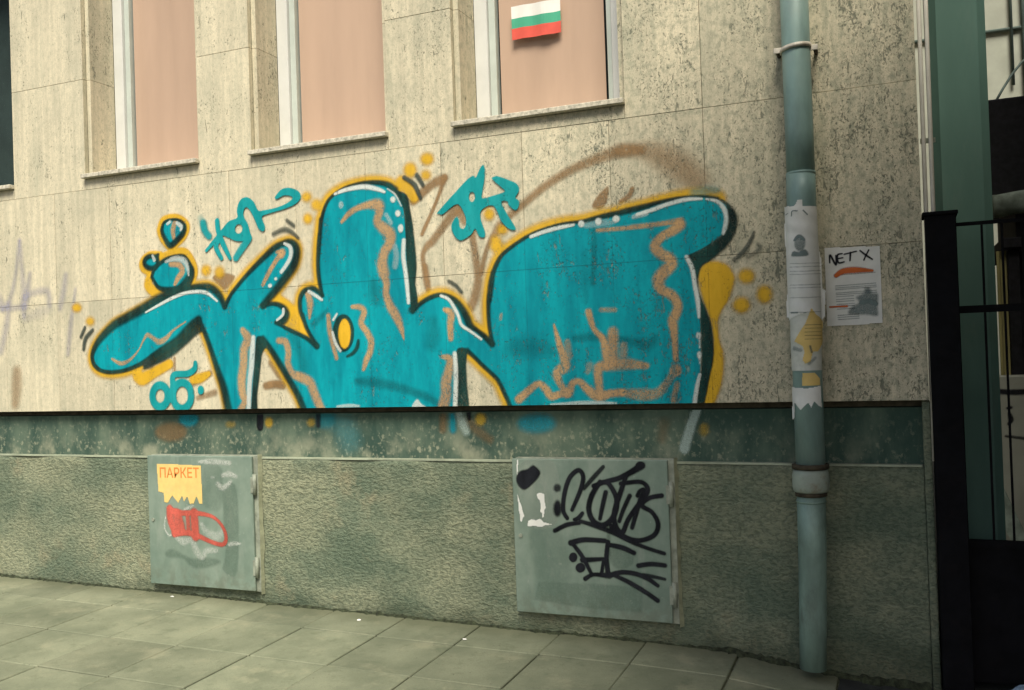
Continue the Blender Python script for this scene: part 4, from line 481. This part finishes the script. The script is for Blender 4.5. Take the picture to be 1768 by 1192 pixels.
# asphalt crossing by the gate; dark colour stands in for light falling off
bm=bmesh.new(); X=[-.295+.12*i for i in range(0,40)]; Yr=[.9,.4,.05,-.2,-.5,-1.0,-1.5,-2.10]
random.seed(3)
vv=[[bm.verts.new((x+(random.uniform(-.02,.02) if i==0 else 0),y,zg(x,y)-.004+random.uniform(-.004,.004))) for i,x in enumerate(X)] for y in Yr]
for a,b in zip(vv,vv[1:]):
    for i in range(len(X)-1): bm.faces.new((a[i],b[i],b[i+1],a[i+1]))
dr=link('shade_crossing',mesh(bm,'shade_crossing'),M['asphalt'],smooth=True); tag(dr,kind='structure')
yd=box('yard_ground',-8,14,.905,40,-.5,-.06,M['asphalt']); tag(yd,kind='structure')
# ================================================================ the building
XR=.10; XL=-9.0
B=empty('building',(-3,.2,0),'long building front of pitted cream stone slabs above a rough green-grey plinth','building')
wins=[(-6.05,-5.17),(-4.565,-3.69),(-3.32,-2.445),(-2.06,-1.165)]
WB,WT=2.53,4.30
core=[(XL,XR-.012,.0305,.42,1.13,WB),(XL,XR-.012,.0305,.42,WT,4.62)]
e=[XL]+[q for w_ in wins for q in w_]+[XR-.012]
for i in range(0,len(e),2): core.append((e[i],e[i+1],.0305,.42,WB+.0005,WT-.0005))
boxes('wall_core',core,M['core'],B)
box('upper_wall',XL,XR,-.003,.42,4.625,9.5,M['upper'],B)
box('side_wall',XR-.40,XR,.425,9.,-.3,9.5,M['upper'],B)
box('plinth_band',XL,XR-.02,.062,.42,.842,1.084,M['band'],B)
box('shadow_gap',XL,XR-.02,.150,.42,1.0845,1.1295,M['core'],B)
# rough render with an uneven face
bm=bmesh.new(); nx,nz=360,44
gx=np.linspace(XL,XR-.03,nx); gz=np.linspace(-.25,.832,nz)
rng=np.random.RandomState(5)
ph=rng.uniform(0,6.28,(24,)); kx=rng.uniform(-14,14,24); kz=rng.uniform(-14,14,24)
V=[]
for z in gz:
    r=[]
    for x in gx:
        dy=sum(math.sin(kx[q]*x+kz[q]*z+ph[q]) for q in range(10))*.0011
        r.append(bm.verts.new((x,.030+dy,z)))
    V.append(r)
for a,b in zip(V,V[1:]):
    for i in range(nx-1): bm.faces.new((a[i],a[i+1],b[i+1],b[i]))
bk=[bm.verts.new((x,.0615,.838)) for x in gx]
for i in range(nx-1): bm.faces.new((V[-1][i],V[-1][i+1],bk[i+1],bk[i]))
link('plinth_render',mesh(bm,'plinth_render'),M['render'],B,True)
box('plinth_backing',XL,XR-.03,.063,.42,-.3,.841,M['core'],B)
# pale mortar bead, slightly wavy: the lit ledge top put into its colour
bm=bmesh.new(); prev=None; random.seed(11)
xx=XL
while xx<XR-.035:
    xe=min(xx+random.uniform(.25,.6),XR-.035); t=random.uniform(-.001,.001)
    bm_box(bm,xx,xe-.0005,.0255+t,.058,.834+t,.8425+t)
    xx=xe
link('lit_ledge',mesh(bm,'lit_ledge'),M['ledge'],B)
# corner rendering strip at the gate end
box('corner_strip',XR-.028,XR+.004,.012,.42,-.2,1.112,M['render'],B,.004)
# stone slabs
JX=[-.80-.4475*k for k in range(-2,16)]; JX=[XR if abs(x-.095)<.02 else x for x in JX]
G=.0009
def slab(x0,x1,z0,z1,th=.030):
    if x1-x0<.02 or z1-z0<.01: return
    dy=random.uniform(-.0012,.0012)
    return box('slab',x0+G,x1-G,dy,th-.0005+.0,z0+G,z1-G,M['stone'],B,.0012)
ZB,ZM,ZA,ZU,ZV=1.116,1.785,2.466,3.145,3.825
random.seed(21)
for z0,z1 in ((ZB,ZM),(ZM,ZA)):
    for a,b in zip(JX[1:],JX): 
        if b<=XR+.001: slab(a,b,z0,z1)
for x0,x1 in wins: slab(x0,x1,ZA,WB)
piers=[(-5.17,-4.565),(-3.69,-3.32),(-2.445,-2.06)]
right=[(-1.165,-.80),(-.80,-.3525),(-.3525,XR)]
left=[(-6.6,-6.05),(-7.05,-6.6),(-7.5,-7.05)]
for z0,z1 in ((ZA,ZU),(ZU,ZV),(ZV,4.62)):
    for x0,x1 in piers+right+left: slab(x0,x1,z0,z1)
for x0,x1 in wins: slab(x0,x1,WT,4.62)
# windows
def window(x0,x1,blind,label):
    f=.105 ; f2=.115
    yb=.222
    W=boxes('window',[(x0+.0305,x0+f,yb,.30,WB+.028,WT),(x1-f2,x1-.0305,yb,.30,WB+.028,WT),(x0+f+.0005,x1-f2-.0005,yb+.002,.30,WB+.028,WB+.085)],M['frame'],B,.003)
    W['label']=label
    for xa,xb in ((x0+f+.0008,x0+f+.038),(x1-f2-.030,x1-f2-.0008)): box('sash',xa,xb,yb+.022,.292,WB+.086,WT,M['sash'],W,.002)
    bm=bmesh.new(); bm.faces.new([bm.verts.new(q) for q in ((x0+f+.036,.263,WB+.084),(x1-f2-.028,.263,WB+.084),(x1-f2-.028,.263,WT+.02),(x0+f+.036,.263,WT+.02))]); link('pane',mesh(bm,'pane'),M['glass'],W)
    # stone reveals
    for xa,xb in ((x0+.0005,x0+.030),(x1-.030,x1-.0005)):
        for z0,z1 in ((WB+.03,ZU),(ZU,ZV),(ZV,WT)): box('reveal_slab',xa,xb,.0312,.2215,z0+.0012,z1-.0012,M['stone'],W)
    box('window_sill',x0-.002,x1+.004,-.038,.221,WB+.0015,WB+.027,M['sillstone'],W,.003)
    if blind:
        bm=bmesh.new(); nn=40; xa,xb=x0+f+(.046 if blind==1 else .050),x1-f2-(.010 if blind==1 else .050)
        A=[];Bv=[]
        for i in range(nn+1):
            x=xa+(xb-xa)*i/nn; y=.274+.0012*math.sin(i*.8+x0*7)+.002*math.sin(i*.23)
            A.append(bm.verts.new((x,y,WB+.03))); Bv.append(bm.verts.new((x,y+.001,WT)))
        for i in range(nn): bm.faces.new((A[i],A[i+1],Bv[i+1],Bv[i]))
        bl=link('blind',mesh(bm,'blind'),M['blind'],W,True)
        s=bl.modifiers.new('thick','SOLIDIFY'); s.thickness=.002; s.use_rim=False
    box('room_backing',x0+.001,x1-.001,.385 if blind else .41,.419,WB+.01,WT,M['room'],W)  # dark panel standing in for the unlit room, blocks light from behind
    return W
window(*wins[0],0,'dark window without a blind'); window(*wins[1],1,'window with tan blind, left of the three'); window(*wins[2],1,'window with tan blind, middle of the three'); window(*wins[3],2,'window with tan blind and a small flag')
# little flag behind nothing but air in front of the pane
fl=empty('flag',(-1.685,.25,3.0),'small white, green and red striped flag on the right-hand window','flag')
def stripe(name,z0,z1,mat):
    bm=bmesh.new(); nn=16; A=[];Bv=[]
    for i in range(nn+1):
        u=i/nn; x=-1.820+.271*u; y=.236+.006*math.sin(u*7)+.003*math.sin(u*15+1)
        wv=.003*math.sin(u*6+.5)
        A.append(bm.verts.new((x,y,z0+wv))); Bv.append(bm.verts.new((x,y-.0015,z1+wv)))
    for i in range(nn): bm.faces.new((A[i],A[i+1],Bv[i+1],Bv[i]))
    o=link(name,mesh(bm,name),mat,fl); s=o.modifiers.new('t','SOLIDIFY'); s.thickness=.001
stripe('white_stripe',3.1225,3.186,M['fwhite']); stripe('green_stripe',3.0705,3.122,M['fgreen']); stripe('red_stripe',3.012,3.070,M['fred'])
# ================================================================ drainpipe
PX,PY=-.374,-.080
D=empty('drainpipe',(-.39,PY,0),'grey-green round drainpipe running down the wall near the gate','drainpipe')
tube('pipe_section',[(PX,PY,4.7),(PX+.001,PY,2.3),(PX+.001,PY,2.10)],.0595,M['pipe'],D)
tube('pipe_section',[(PX+.000,PY,2.108),(PX-.001,PY,2.00),(PX-.003,PY,1.3),(PX-.004,PY,.80)],[.0614,.0616,.0616,.0612],M['pipe'],D)
tube('pipe_section',[(PX-.006,PY,.78),(PX-.010,PY,.5),(PX-.018,PY,.2),(PX-.026,PY,-.025)],[.0600,.0590,.0575,.0555],M['pipelow'],D)
tube('collar',[(PX-.006,PY,z) for z in (.832,.826,.812,.790,.760,.742,.734)],[.0680,.0735,.0765,.0775,.0770,.0735,.0660],M['collar'],D)
tube('rust_band',[(PX-.005,PY,z) for z in (.855,.853,.836,.8325)],[.0625,.0775,.0775,.069],M['rust'],D)
tube('rust_band',[(PX-.006,PY,z) for z in (.7335,.731,.718,.716)],[.064,.0665,.0665,.0605],M['rust'],D)
tube('rim',[(PX-.007,PY,z) for z in (.700,.698,.690,.688)],[.0605,.0622,.0622,.0602],M['pipelow'],D)
tube('seam',[(PX+.001,PY,z) for z in (2.112,2.110,2.102,2.100)],[.0598,.0621,.0621,.0598],M['pipe'],D)
bm=bmesh.new(); nn=28; ring=[]
for i in range(nn+1):
    t=math.pi*(-.06+1.12*i/nn); c_,s_=math.cos(t),math.sin(t)
    zc=2.648-.004*c_-.012*(0.5+.5*c_)*.3
    q=[]
    for r,z in ((.0600,-.009),(.0665,-.009),(.0665,.009),(.0600,.009)): q.append(bm.verts.new((PX-r*c_,PY-r*s_,zc+z)))
    ring.append(q)
for a,b in zip(ring,ring[1:]):
    for k in range(4): bm.faces.new((a[k],a[(k+1)%4],b[(k+1)%4],b[k]))
bm.faces.new(ring[0]); bm.faces.new(ring[-1][::-1]); bmesh.ops.recalc_face_normals(bm,faces=bm.faces)
bk=link('bracket',mesh(bm,'bracket'),M['bracket'],D,True)
for s in (-1,1):
    tube('bracket_bolt',[(PX+s*.078,.0,2.644-s*.004),(PX+s*.078,-.085,2.644-s*.004)],.009,M['rust'],D,12)
    box('bracket_lug',PX+s*.076-.016,PX+s*.076+.016,PY-.010,PY-.004,2.632-s*.004,2.656-s*.004,M['bracket'],D,.002)
# ================================================================ service cabinets
def cabinet(x0,x1,z0,z1,label,tilt):
    C=empty('service_cabinet',((x0+x1)/2,.02,z0),label,'cabinet','service cabinets set in the plinth')
    box('door',x0,x1,-.0115,.006,z0,z1,M['cab'],C,.003)
    box('cabinet_frame',x0+.012,x1+.028,.0065,.05,z0-.006,z1+.004,M['cabedge'],C,.002)
    for za in (z1-.215,z0+.075):
        tube('hinge',[(x1+.012,-.006,za),(x1+.012,-.006,za+.115)],.0115,M['cabedge'],C,14)
        box('hinge_leaf',x1-.010,x1+.014,-.0155,-.012,za+.012,za+.10,M['cabedge'],C,.001)
    tube('lock',[(x0+.035,-.0118,(z0+z1)/2),(x0+.035,-.017,(z0+z1)/2)],.010,M['cabedge'],C,14)
    # mortar patch down the hinge side
    bm=bmesh.new(); A=[];Bv=[];n_=18
    for i in range(n_+1):
        z=z0-.02+(z1-z0+.03)*i/n_; A.append((x1+.0285,z)); Bv.append((x1+.038+random.uniform(-.004,.008),z))
    L0=[bm.verts.new((a[0],.006+random.uniform(-.002,.002),a[1])) for a in A]; L1=[bm.verts.new((b[0],.027,b[1])) for b in Bv]; L2=[bm.verts.new((a[0],.035,a[1])) for a in A]
    for i in range(n_): bm.faces.new((L0[i],L1[i],L1[i+1],L0[i+1]))
    link('mortar_patch',mesh(bm,'mortar_patch'),M['mortar'],C,True)
    return C
random.seed(4)
C1=cabinet(-4.132,-3.378,.098,.850,'grey-green steel cabinet door with the yellow poster, left one',0)
C2=cabinet(-1.800,-1.020,.100,.854,'grey-green steel cabinet door covered in black tags, right one',0)
# ================================================================ graffiti
CL=(XL,ZB+.0015,XR-.002,ZA+1)
GR=empty('graffiti_mural',(-2.4,-.002,ZB),'large teal bubble-letter graffiti with dark outline and yellow halo across the stone slabs','graffiti')
film('yellow_halo',T['halo'],M['p_yel'],GR,-.0032,.005,CL)
film('teal_fill',T['fill'],M['p_teal'],GR,-.0040,.006,CL)
film('dark_smudge',T['smudge'],M['p_smudge'],GR,-.0044,.008,CL)
film('copper_squiggle',T['copper'],M['p_cop'],GR,-.0048,.005,CL)
film('dark_outline',T['dark'],M['p_dark'],GR,-.0054,.005,CL)
film('yellow_eye',T['halo2'],M['p_yel'],GR,-.0060,.005,CL)
film('white_highlight',T['white'],M['p_white'],GR,-.0066,.004,CL)
film('accent_mark',T['accent'],M['p_acc'],GR,-.0068,.004,CL)
CB=(XL,.85,XR-.03,1.082)
for nm,k,mt,y in (('teal_overspray','low_teal','f_teal',.0600),('brown_overspray','low_brown','f_brown',.0596),('yellow_overspray','low_yellow','f_yel',.0592),('white_drip','low_white','f_wdrip',.0588),('dark_drip','low_dark','f_black',.0584)):
    film(nm,T[k],M[mt],GR,y,.005,CB)
top('graffiti_tag',dict_args(T['brown'],M['p_brown'],None,-.0024,.005,CL),'faded brown spray lines with one long arc, behind the teal letters','graffiti')
top('graffiti_smear',dict_args(T['smear'],M['p_brown'],None,-.0024,.005,CL),'faint brown smear low on the stone at the far left','graffiti')
top('graffiti_tag',dict_args(T['lavender'],M['p_lav'],None,-.0028,.005,CL),'faint lavender tag at the far left of the stone wall','graffiti')
top('graffiti_tag',dict_args(T['tag1'],M['p_tag'],None,-.0072,.0035,CL,T['tag1-']),'teal scrawled tag left of the tall letter, above the raised arm','graffiti')
top('graffiti_tag',dict_args(T['tag2'],M['p_tag'],None,-.0072,.0035,CL,T['tag2-']),'teal scrawled tag between the tall letter and the big right letter','graffiti')
top('graffiti_number',dict_args(T['tag3'],M['p_tag'],None,-.0072,.0035,CL),'small teal number 05 at the slab edge under the left arm','graffiti')
# on the cabinets
film('stain',T['cab2stain'],M['f_stain'],C2,-.0122,.004); film('pale_stain',T['cab2light'],M['f_light'],C2,-.0126,.005)
film('stain',T['cab1stain'],M['f_stain'],C1,-.0122,.005)
top('torn_paper',dict_args(T['cab2paper'],M['paper'],None,-.0132,.003,None,solid=True),'torn white paper remnants on the right cabinet door','paper')
top('graffiti_tag',dict_args(T['cab2'],M['f_black'],None,-.0140,.0028),'black looping spray tag over the right cabinet door','graffiti')
top('graffiti_blot',dict_args(T['cab2blob'],M['f_black'],None,-.0142,.003),'black scribbled blot in the top left corner of the right cabinet','graffiti')
top('graffiti_scuff',dict_args(T['cab1white'],M['f_white'],None,-.0128,.003),'white scuffs and scribbles on the left cabinet door','graffiti')
top('graffiti_tag',dict_args(T['cab1red'],M['f_red'],None,-.0134,.003),'red outlined spray tag on the left cabinet door','graffiti')
po=empty('poster',(-3.9,-.014,.60),'torn yellow poster reading ПАРКЕТ on the left cabinet door','poster')
film('sheet',T['poster1'],M['ypaper'],po,-.0136,.003,None,solid=True)
cu=bpy.data.curves.new('lettering','FONT'); cu.body='ПАРКЕТ'; cu.size=1; cu.offset=.012; to=bpy.data.objects.new('lettering_source',cu); col.objects.link(to)
bpy.context.view_layer.update(); dg=bpy.context.evaluated_depsgraph_get(); tm=bpy.data.meshes.new_from_object(to.evaluated_get(dg)); bpy.data.objects.remove(to)
co=np.empty(len(tm.vertices)*3); tm.vertices.foreach_get('co',co); co=co.reshape(-1,3); mn,mx_=co.min(0),co.max(0)
u=(co[:,0]-mn[0])/(mx_[0]-mn[0]); v=(co[:,1]-mn[1])/(mx_[1]-mn[1])
new=np.stack([-4.036+.288*u,np.full(len(u),-.0145),.722+.060*v+.003*u],1); tm.vertices.foreach_set('co',new.astype(np.float32).ravel()); tm.name='lettering'
bm=bmesh.new(); bm.from_mesh(tm); bm.faces.ensure_lookup_table(); left_=set(bm.faces)
while left_:
    st=[left_.pop()]; isl=[]
    while st:
        f=st.pop(); isl.append(f)
        for v in f.verts:
            for q in v.link_faces:
                if q in left_: left_.remove(q); st.append(q)
    b2=bmesh.new(); mp={}
    for f in isl: b2.faces.new([mp.setdefault(v,None) or mp.__setitem__(v,b2.verts.new(v.co)) or mp[v] for v in f.verts])
    link('letter',mesh(b2,'letter'),M['oprint'],po)
bm.free()
# notice taped to the wall
no=empty('notice',(-.13,-.004,1.40),'white paper notice headed NET X taped to the stone beside the drainpipe','notice')
film('sheet',T['notice'],M['paper'],no,-.0045,.004,None,solid=True)
film('grey_picture',T['notice_grey'],M['f_grey'],no,-.0052,.0025)
lines=[]
def tl(u0,u1,v,h=.0016,al=55):
    # v = fraction from the top of the sheet
    zt=1.737-.298*v; xs_=-.266+.012*v
    return ('s','%d,%d,%.1f %d,%d,%.1f'%((xs_+.186*u0)*1000,zt*1000+3*u0,h*1000,(xs_+.186*u1)*1000,zt*1000+3*u1,h*1000),al,60)
for i,v in enumerate((.245,.40,.43,.455,.505,.53,.56,.60,.63,.67,.70,.74,.83,.86,.89)):
    lines.append(tl(.04,.92 if v<.56 else (.42 if v<.8 else .5),v,.0018,48))
film('print_line',lines,M['f_grey'],no,-.0054,.002)
film('orange_marker',T['notice_orange'],M['f_orange'],no,-.0058,.0025)
film('handwriting',T['notice_ink'],M['f_black'],no,-.0062,.002)
# papers pasted round the pipe
def on_pipe(off):
    def f(u,z):
        Rr=.0622+off; t=np.clip(u,-.098,.098)/.0622; ex=u-np.clip(u,-.098,.098)
        x=PX-.003+Rr*np.sin(t)+ex*.9; y=PY-Rr*np.cos(t)+np.abs(ex)*.1
        return np.stack([x,y+.0012*np.sin(z*90+u*30),z],1)
    return f
nb=empty('notice',(-.374,-.142,1.47),'long white mourning notice with a grey portrait pasted round the drainpipe','notice')
film('sheet',T['pipeA'],M['paper'],nb,0,.004,None,place=on_pipe(.0042),solid=True)
film('portrait',T['pipeface'],M['f_grey'],nb,0,.0025,None,place=on_pipe(.0052))
film('print_line',T['pipetext'],M['f_grey'],nb,0,.002,None,place=on_pipe(.0056))
top('torn_paper',dict_args(T['pipeB'],M['paper2'],None,0,.004,None,place=on_pipe(.0020),solid=True),'greyish weathered sheet on the drainpipe below the portrait notice','paper')
top('torn_paper',dict_args(T['pipeY'],M['ypaper'],None,0,.003,None,place=on_pipe(.0048),solid=True),'torn yellow paper with printed lines on the drainpipe','paper')
top('torn_paper',dict_args(T['pipeC'],M['ypaper'],None,0,.003,None,place=on_pipe(.0020),solid=True),'small yellow-white paper scrap on the drainpipe under the grey sheet','paper')
top('torn_paper',dict_args(T['pipeD'],M['paper'],None,0,.003,None,place=on_pipe(.0020),solid=True),'lowest white paper scrap with ragged drips on the drainpipe','paper')
# ================================================================ gate and the yard behind
GT=empty('gate',(.23,.05,-.05),'black steel bar gate beside the building corner','gate')
box('gate_post',.110,.228,-.036,.11,-.12,1.885,M['black'],GT,.004); box('post_cap',.100,.236,-.044,.118,1.885,1.900,M['black'],GT,.003)
box('top_rail',.229,1.20,.045,.065,1.842,1.856,M['black'],GT); box('middle_rail',.229,1.20,.040,.070,1.476,1.506,M['black'],GT); box('bottom_rail',.229,1.20,.040,.070,.50,.53,M['black'],GT)
box('shade_panel',.229,1.20,.052,.058,-.06,.4995,M['black'],GT)  # black sheet in place of the dark yard shade below the bars
for i in range(22):
    x=.327+.0742*i
    if x<1.19:
        box('bar',x-.0045,x+.0045,.0505,.0595,1.507,1.8415,M['black'],GT); box('bar',x-.0045,x+.0045,.0505,.0595,.5305,1.4755,M['black'],GT)
box('gate_post',1.205,1.265,.004,.11,-.15,1.885,M['black'],GT,.004)
cv=empty('cable_conduit',(.125,.02,0),'pair of cream vertical conduits on the corner of the stone wall','conduit')
for x in (.1195,.1475): tube('conduit',[(x+.006,.02,4.6),(x-.002,.02,1.9),(x-.010,.02,.86)],.0088,M['conduit'],cv,14)
boxes('clip',[(.106,.165,.028,.036,z,z+.02) for z in (2.2,3.6)],M['cabedge'],cv)
pr=box('gate_pier',.166,.405,.42,.95,-.1,4.8,M['pier'],None,.035); tag(pr,'tall smooth green rendered pier just behind the black gate','pier')
# kiosk in the yard
K=empty('kiosk',(1.3,3.2,-.06),'dark boarded kiosk in the yard behind the gate','kiosk')
box('fascia',.60,2.6,3.0,4.6,2.36,3.03,M['darkwood'],K,.01)
box('counter',.66,2.6,2.95,4.5,1.98,2.06,M['darkwood'],K,.01); box('corner_post',.700,.775,3.0,3.08,-.06,1.975,M['darkwood'],K,.004)
box('shutter_panel',.82,2.55,3.05,3.09,1.15,1.975,M['darkwood'],K); box('lower_panel',.78,2.55,2.98,3.03,.9,1.46,M['darkwood'],K)
for i in range(3): box('board',.634+.021*i,.653+.021*i,3.02,3.04,-.06,1.975,M['yboard'],K,.002)
box('back_panel',.78,2.55,3.2,4.5,-.06,2.355,M['darkwood'],K)
tp=bmesh.new(); nn=24; rr=[]
for i in range(13):
    x=.62+1.9*i/12; q=[]
    for k in range(12):
        a=2*math.pi*k/12; r=.075*(1+.22*math.sin(3*a+i)+.12*math.sin(i*2.1+k))
        q.append(tp.verts.new((x,2.93+r*.9*math.cos(a),2.29+r*math.sin(a))))
    rr.append(q)
for a,b in zip(rr,rr[1:]):
    for k in range(12): tp.faces.new((a[k],a[(k+1)%12],b[(k+1)%12],b[k]))
tp.faces.new(rr[0]); tp.faces.new(rr[-1]); bmesh.ops.recalc_face_normals(tp,faces=tp.faces)
o=link('tarpaulin',mesh(tp,'tarpaulin'),M['tarp'],None,True); tag(o,'pale rolled tarpaulin lying under the kiosk fascia','tarpaulin')
lw=box('yard_wall',.50,3.0,2.70,2.85,-.06,1.12,M['cream'],None,.01); tag(lw,'low pale yard wall seen between the gate bars','wall')
top('graffiti_tag',dict_args([('s','640,800,10 655,830,14 645,870,10',90,40),('s','635,905,8 655,910,10',90,40),('s','560,1020,16 700,1010,18 900,1030,14',90,30),('s','620,720,8 760,700,10',70,40)],M['f_black'],None,2.6985,.006),'dark scribbles on the low yard wall behind the gate','graffiti')
# leaning sheet
bm=bmesh.new(); pts=[(.40,.60),(.47,.66),(.52,.60),(.53,.50),(.66,.16),(.62,.04),(.50,.30),(.42,.46)]
fr_=[bm.verts.new((x,2.10+.25*(z),z)) for x,z in pts]; bb=[bm.verts.new((x+.004,2.13+.25*z,z)) for x,z in pts]
bm.faces.new(fr_); bm.faces.new(bb[::-1])
for i in range(len(pts)): bm.faces.new((fr_[i],bb[i],bb[(i+1)%len(pts)],fr_[(i+1)%len(pts)]))
bmesh.ops.recalc_face_normals(bm,faces=bm.faces); o=link('cardboard',mesh(bm,'cardboard'),M['tarp']); tag(o,'crumpled pale sheet leaning behind the lower gate bars','cardboard')
# house across the yard
H=empty('yard_house',(2,8,-.06),'cream house wall with cables at the back of the yard','house')
box('wall',-1.5,9,8.0,8.4,-.06,9,M['cream'],H); 
tube('cable',[(-1,7.97,4.98),(4,7.97,4.93),(9,7.97,4.85)],.022,M['cable'],H,10); tube('cable',[(1.31,7.96,8.8),(1.31,7.96,4.3)],.018,M['cable'],H,10); tube('cable',[(1.44,7.96,8.8),(1.43,7.96,3.4)],.022,M['cable'],H,10)
tube('cable',[(1.05+.1*i,7.5,3.98+.45*math.sin(i*.35)+.02*i) for i in range(16)],.014,M['cable'],H,8)
# neighbour building added beyond the gate, out of view, to shade the front
NB=empty('added_shade_building',(5,1,0),'plain dark building added beyond the gate, out of view, to shade the wall','building')
box('wall',1.30,9,-1.75,2.6,.6,9,M['shade_block'],NB); box('plinth',1.27,9.02,-1.79,2.62,-.4,.599,M['shade_block'],NB,.01); box('cornice',1.2,9.1,-1.9,2.7,9.001,9.25,M['shade_block'],NB,.02)
# unseen tree added at the kerb to shade the lower right of the front
TR=empty('added_shade_tree',(1.75,-1.85,-.1),'leafy tree added out of view at the kerb right of the gate to shade the wall','tree')
tube('trunk',[(1.75,-1.85,-.2),(1.74,-1.86,.6),(1.68,-1.9,1.5),(1.60,-1.97,2.4),(1.45,-2.05,3.2)],[.17,.135,.12,.105,.085],M['bark'],TR,14)
rs=np.random.RandomState(12)
TC=np.array([.92,-2.35,3.58]); TRd=np.array([1.95,1.4,1.2])
tips=[]
for i in range(14):
    d=rs.normal(size=3); d/=np.linalg.norm(d); tip=TC+d*TRd*rs.uniform(.55,.9); tips.append(tip)
    b=np.array([1.50,-2.02,3.0+.02*i]); mid=(b+tip)/2+np.array([0,0,.15])
    tube('limb',[tuple(b),tuple(mid),tuple(tip)],[.045,.028,.008],M['bark'],TR,7)
nl=16000; cen=[]
while len(cen)<nl:
    p=rs.uniform(-1,1,3); r=np.linalg.norm(p)
    if r>1 or r<.25: continue
    q=TC+p*TRd
    if math.sin(q[0]*3.1+1)+math.sin(q[1]*3.7)+math.sin(q[2]*4.1+2)<-1.1: continue
    cen.append(q)
cen=np.array(cen); n1=rs.normal(size=(nl,3)); n1/=np.linalg.norm(n1,axis=1)[:,None]; n2=np.cross(n1,rs.normal(size=(nl,3))); n2/=np.linalg.norm(n2,axis=1)[:,None]
sz=rs.uniform(.06,.11,nl)[:,None]
vt=np.stack([cen-n1*sz,cen+n2*sz*.55,cen+n1*sz,cen-n2*sz*.55],1).reshape(-1,3)
me=bpy.data.meshes.new('crown'); me.from_pydata(vt.tolist(),[],[(4*i,4*i+1,4*i+2,4*i+3) for i in range(nl)]); o=link('crown',me,M['leaf'],TR); o['kind']='stuff'
# ================================================================ small things on the ground
bm=bmesh.new(); random.seed(9); x=XL; prev=None
while x<XR-.02:
    z=zg(x); hgt=.006+.014*random.random()**2; wd=.012+.03*random.random()**2
    if x>-.8: hgt+=.008; wd+=.015
    q=[bm.verts.new((x,.034,z+hgt)),bm.verts.new((x,.034-wd*.45,z+hgt*.65+.002)),bm.verts.new((x+random.uniform(-.01,.01),.034-wd,z-.006))]
    if prev:
        for a in range(2): bm.faces.new((prev[a],prev[a+1],q[a+1],q[a]))
    prev=q; x+=random.uniform(.012,.035)
bmesh.ops.recalc_face_normals(bm,faces=bm.faces)
o=link('soil_strip',mesh(bm,'soil_strip'),M['soil'],None); tag(o,'dark soil and moss along the foot of the wall','soil',kind='stuff')
for x,y,label in ((-3.95,-.035,'tiny white paper crumb on the pavement below the left cabinet'),(-2.66,-.09,'tiny white paper crumb at the wall foot between the cabinets'),(-2.0,-.20,'tiny white paper crumb on the pavement left of the right cabinet'),(-.60,-.40,'tiny white paper crumb on the pavement in front of the drainpipe')):
    bm=bmesh.new(); bmesh.ops.create_icosphere(bm,subdivisions=1,radius=.011)
    for v in bm.verts: v.co=Vector((v.co.x*random.uniform(.6,1.5)+x,v.co.y*random.uniform(.6,1.2)+y,max(-.002,v.co.z*.4*random.uniform(.5,1.2))+zg(x,y)+.003))
    o=link('paper_scrap',mesh(bm,'paper_scrap'),M['paper']); tag(o,label,'litter','paper crumbs on the pavement')
bm=bmesh.new(); bmesh.ops.create_icosphere(bm,subdivisions=3,radius=1)
for v in bm.verts:
    r=1+.16*math.sin(v.co.x*5+1)+.13*math.sin(v.co.y*7+v.co.z*5)+random.uniform(-.07,.07)
    v.co=Vector((.395+v.co.x*.055*r,-.10+v.co.y*.05*r,zg(.4)+.045+max(-1.2,v.co.z*r)*.038))
o=link('plastic_bag',mesh(bm,'plastic_bag'),M['bag'],None); tag(o,'crumpled pale blue plastic bag at the foot of the gate','bag')
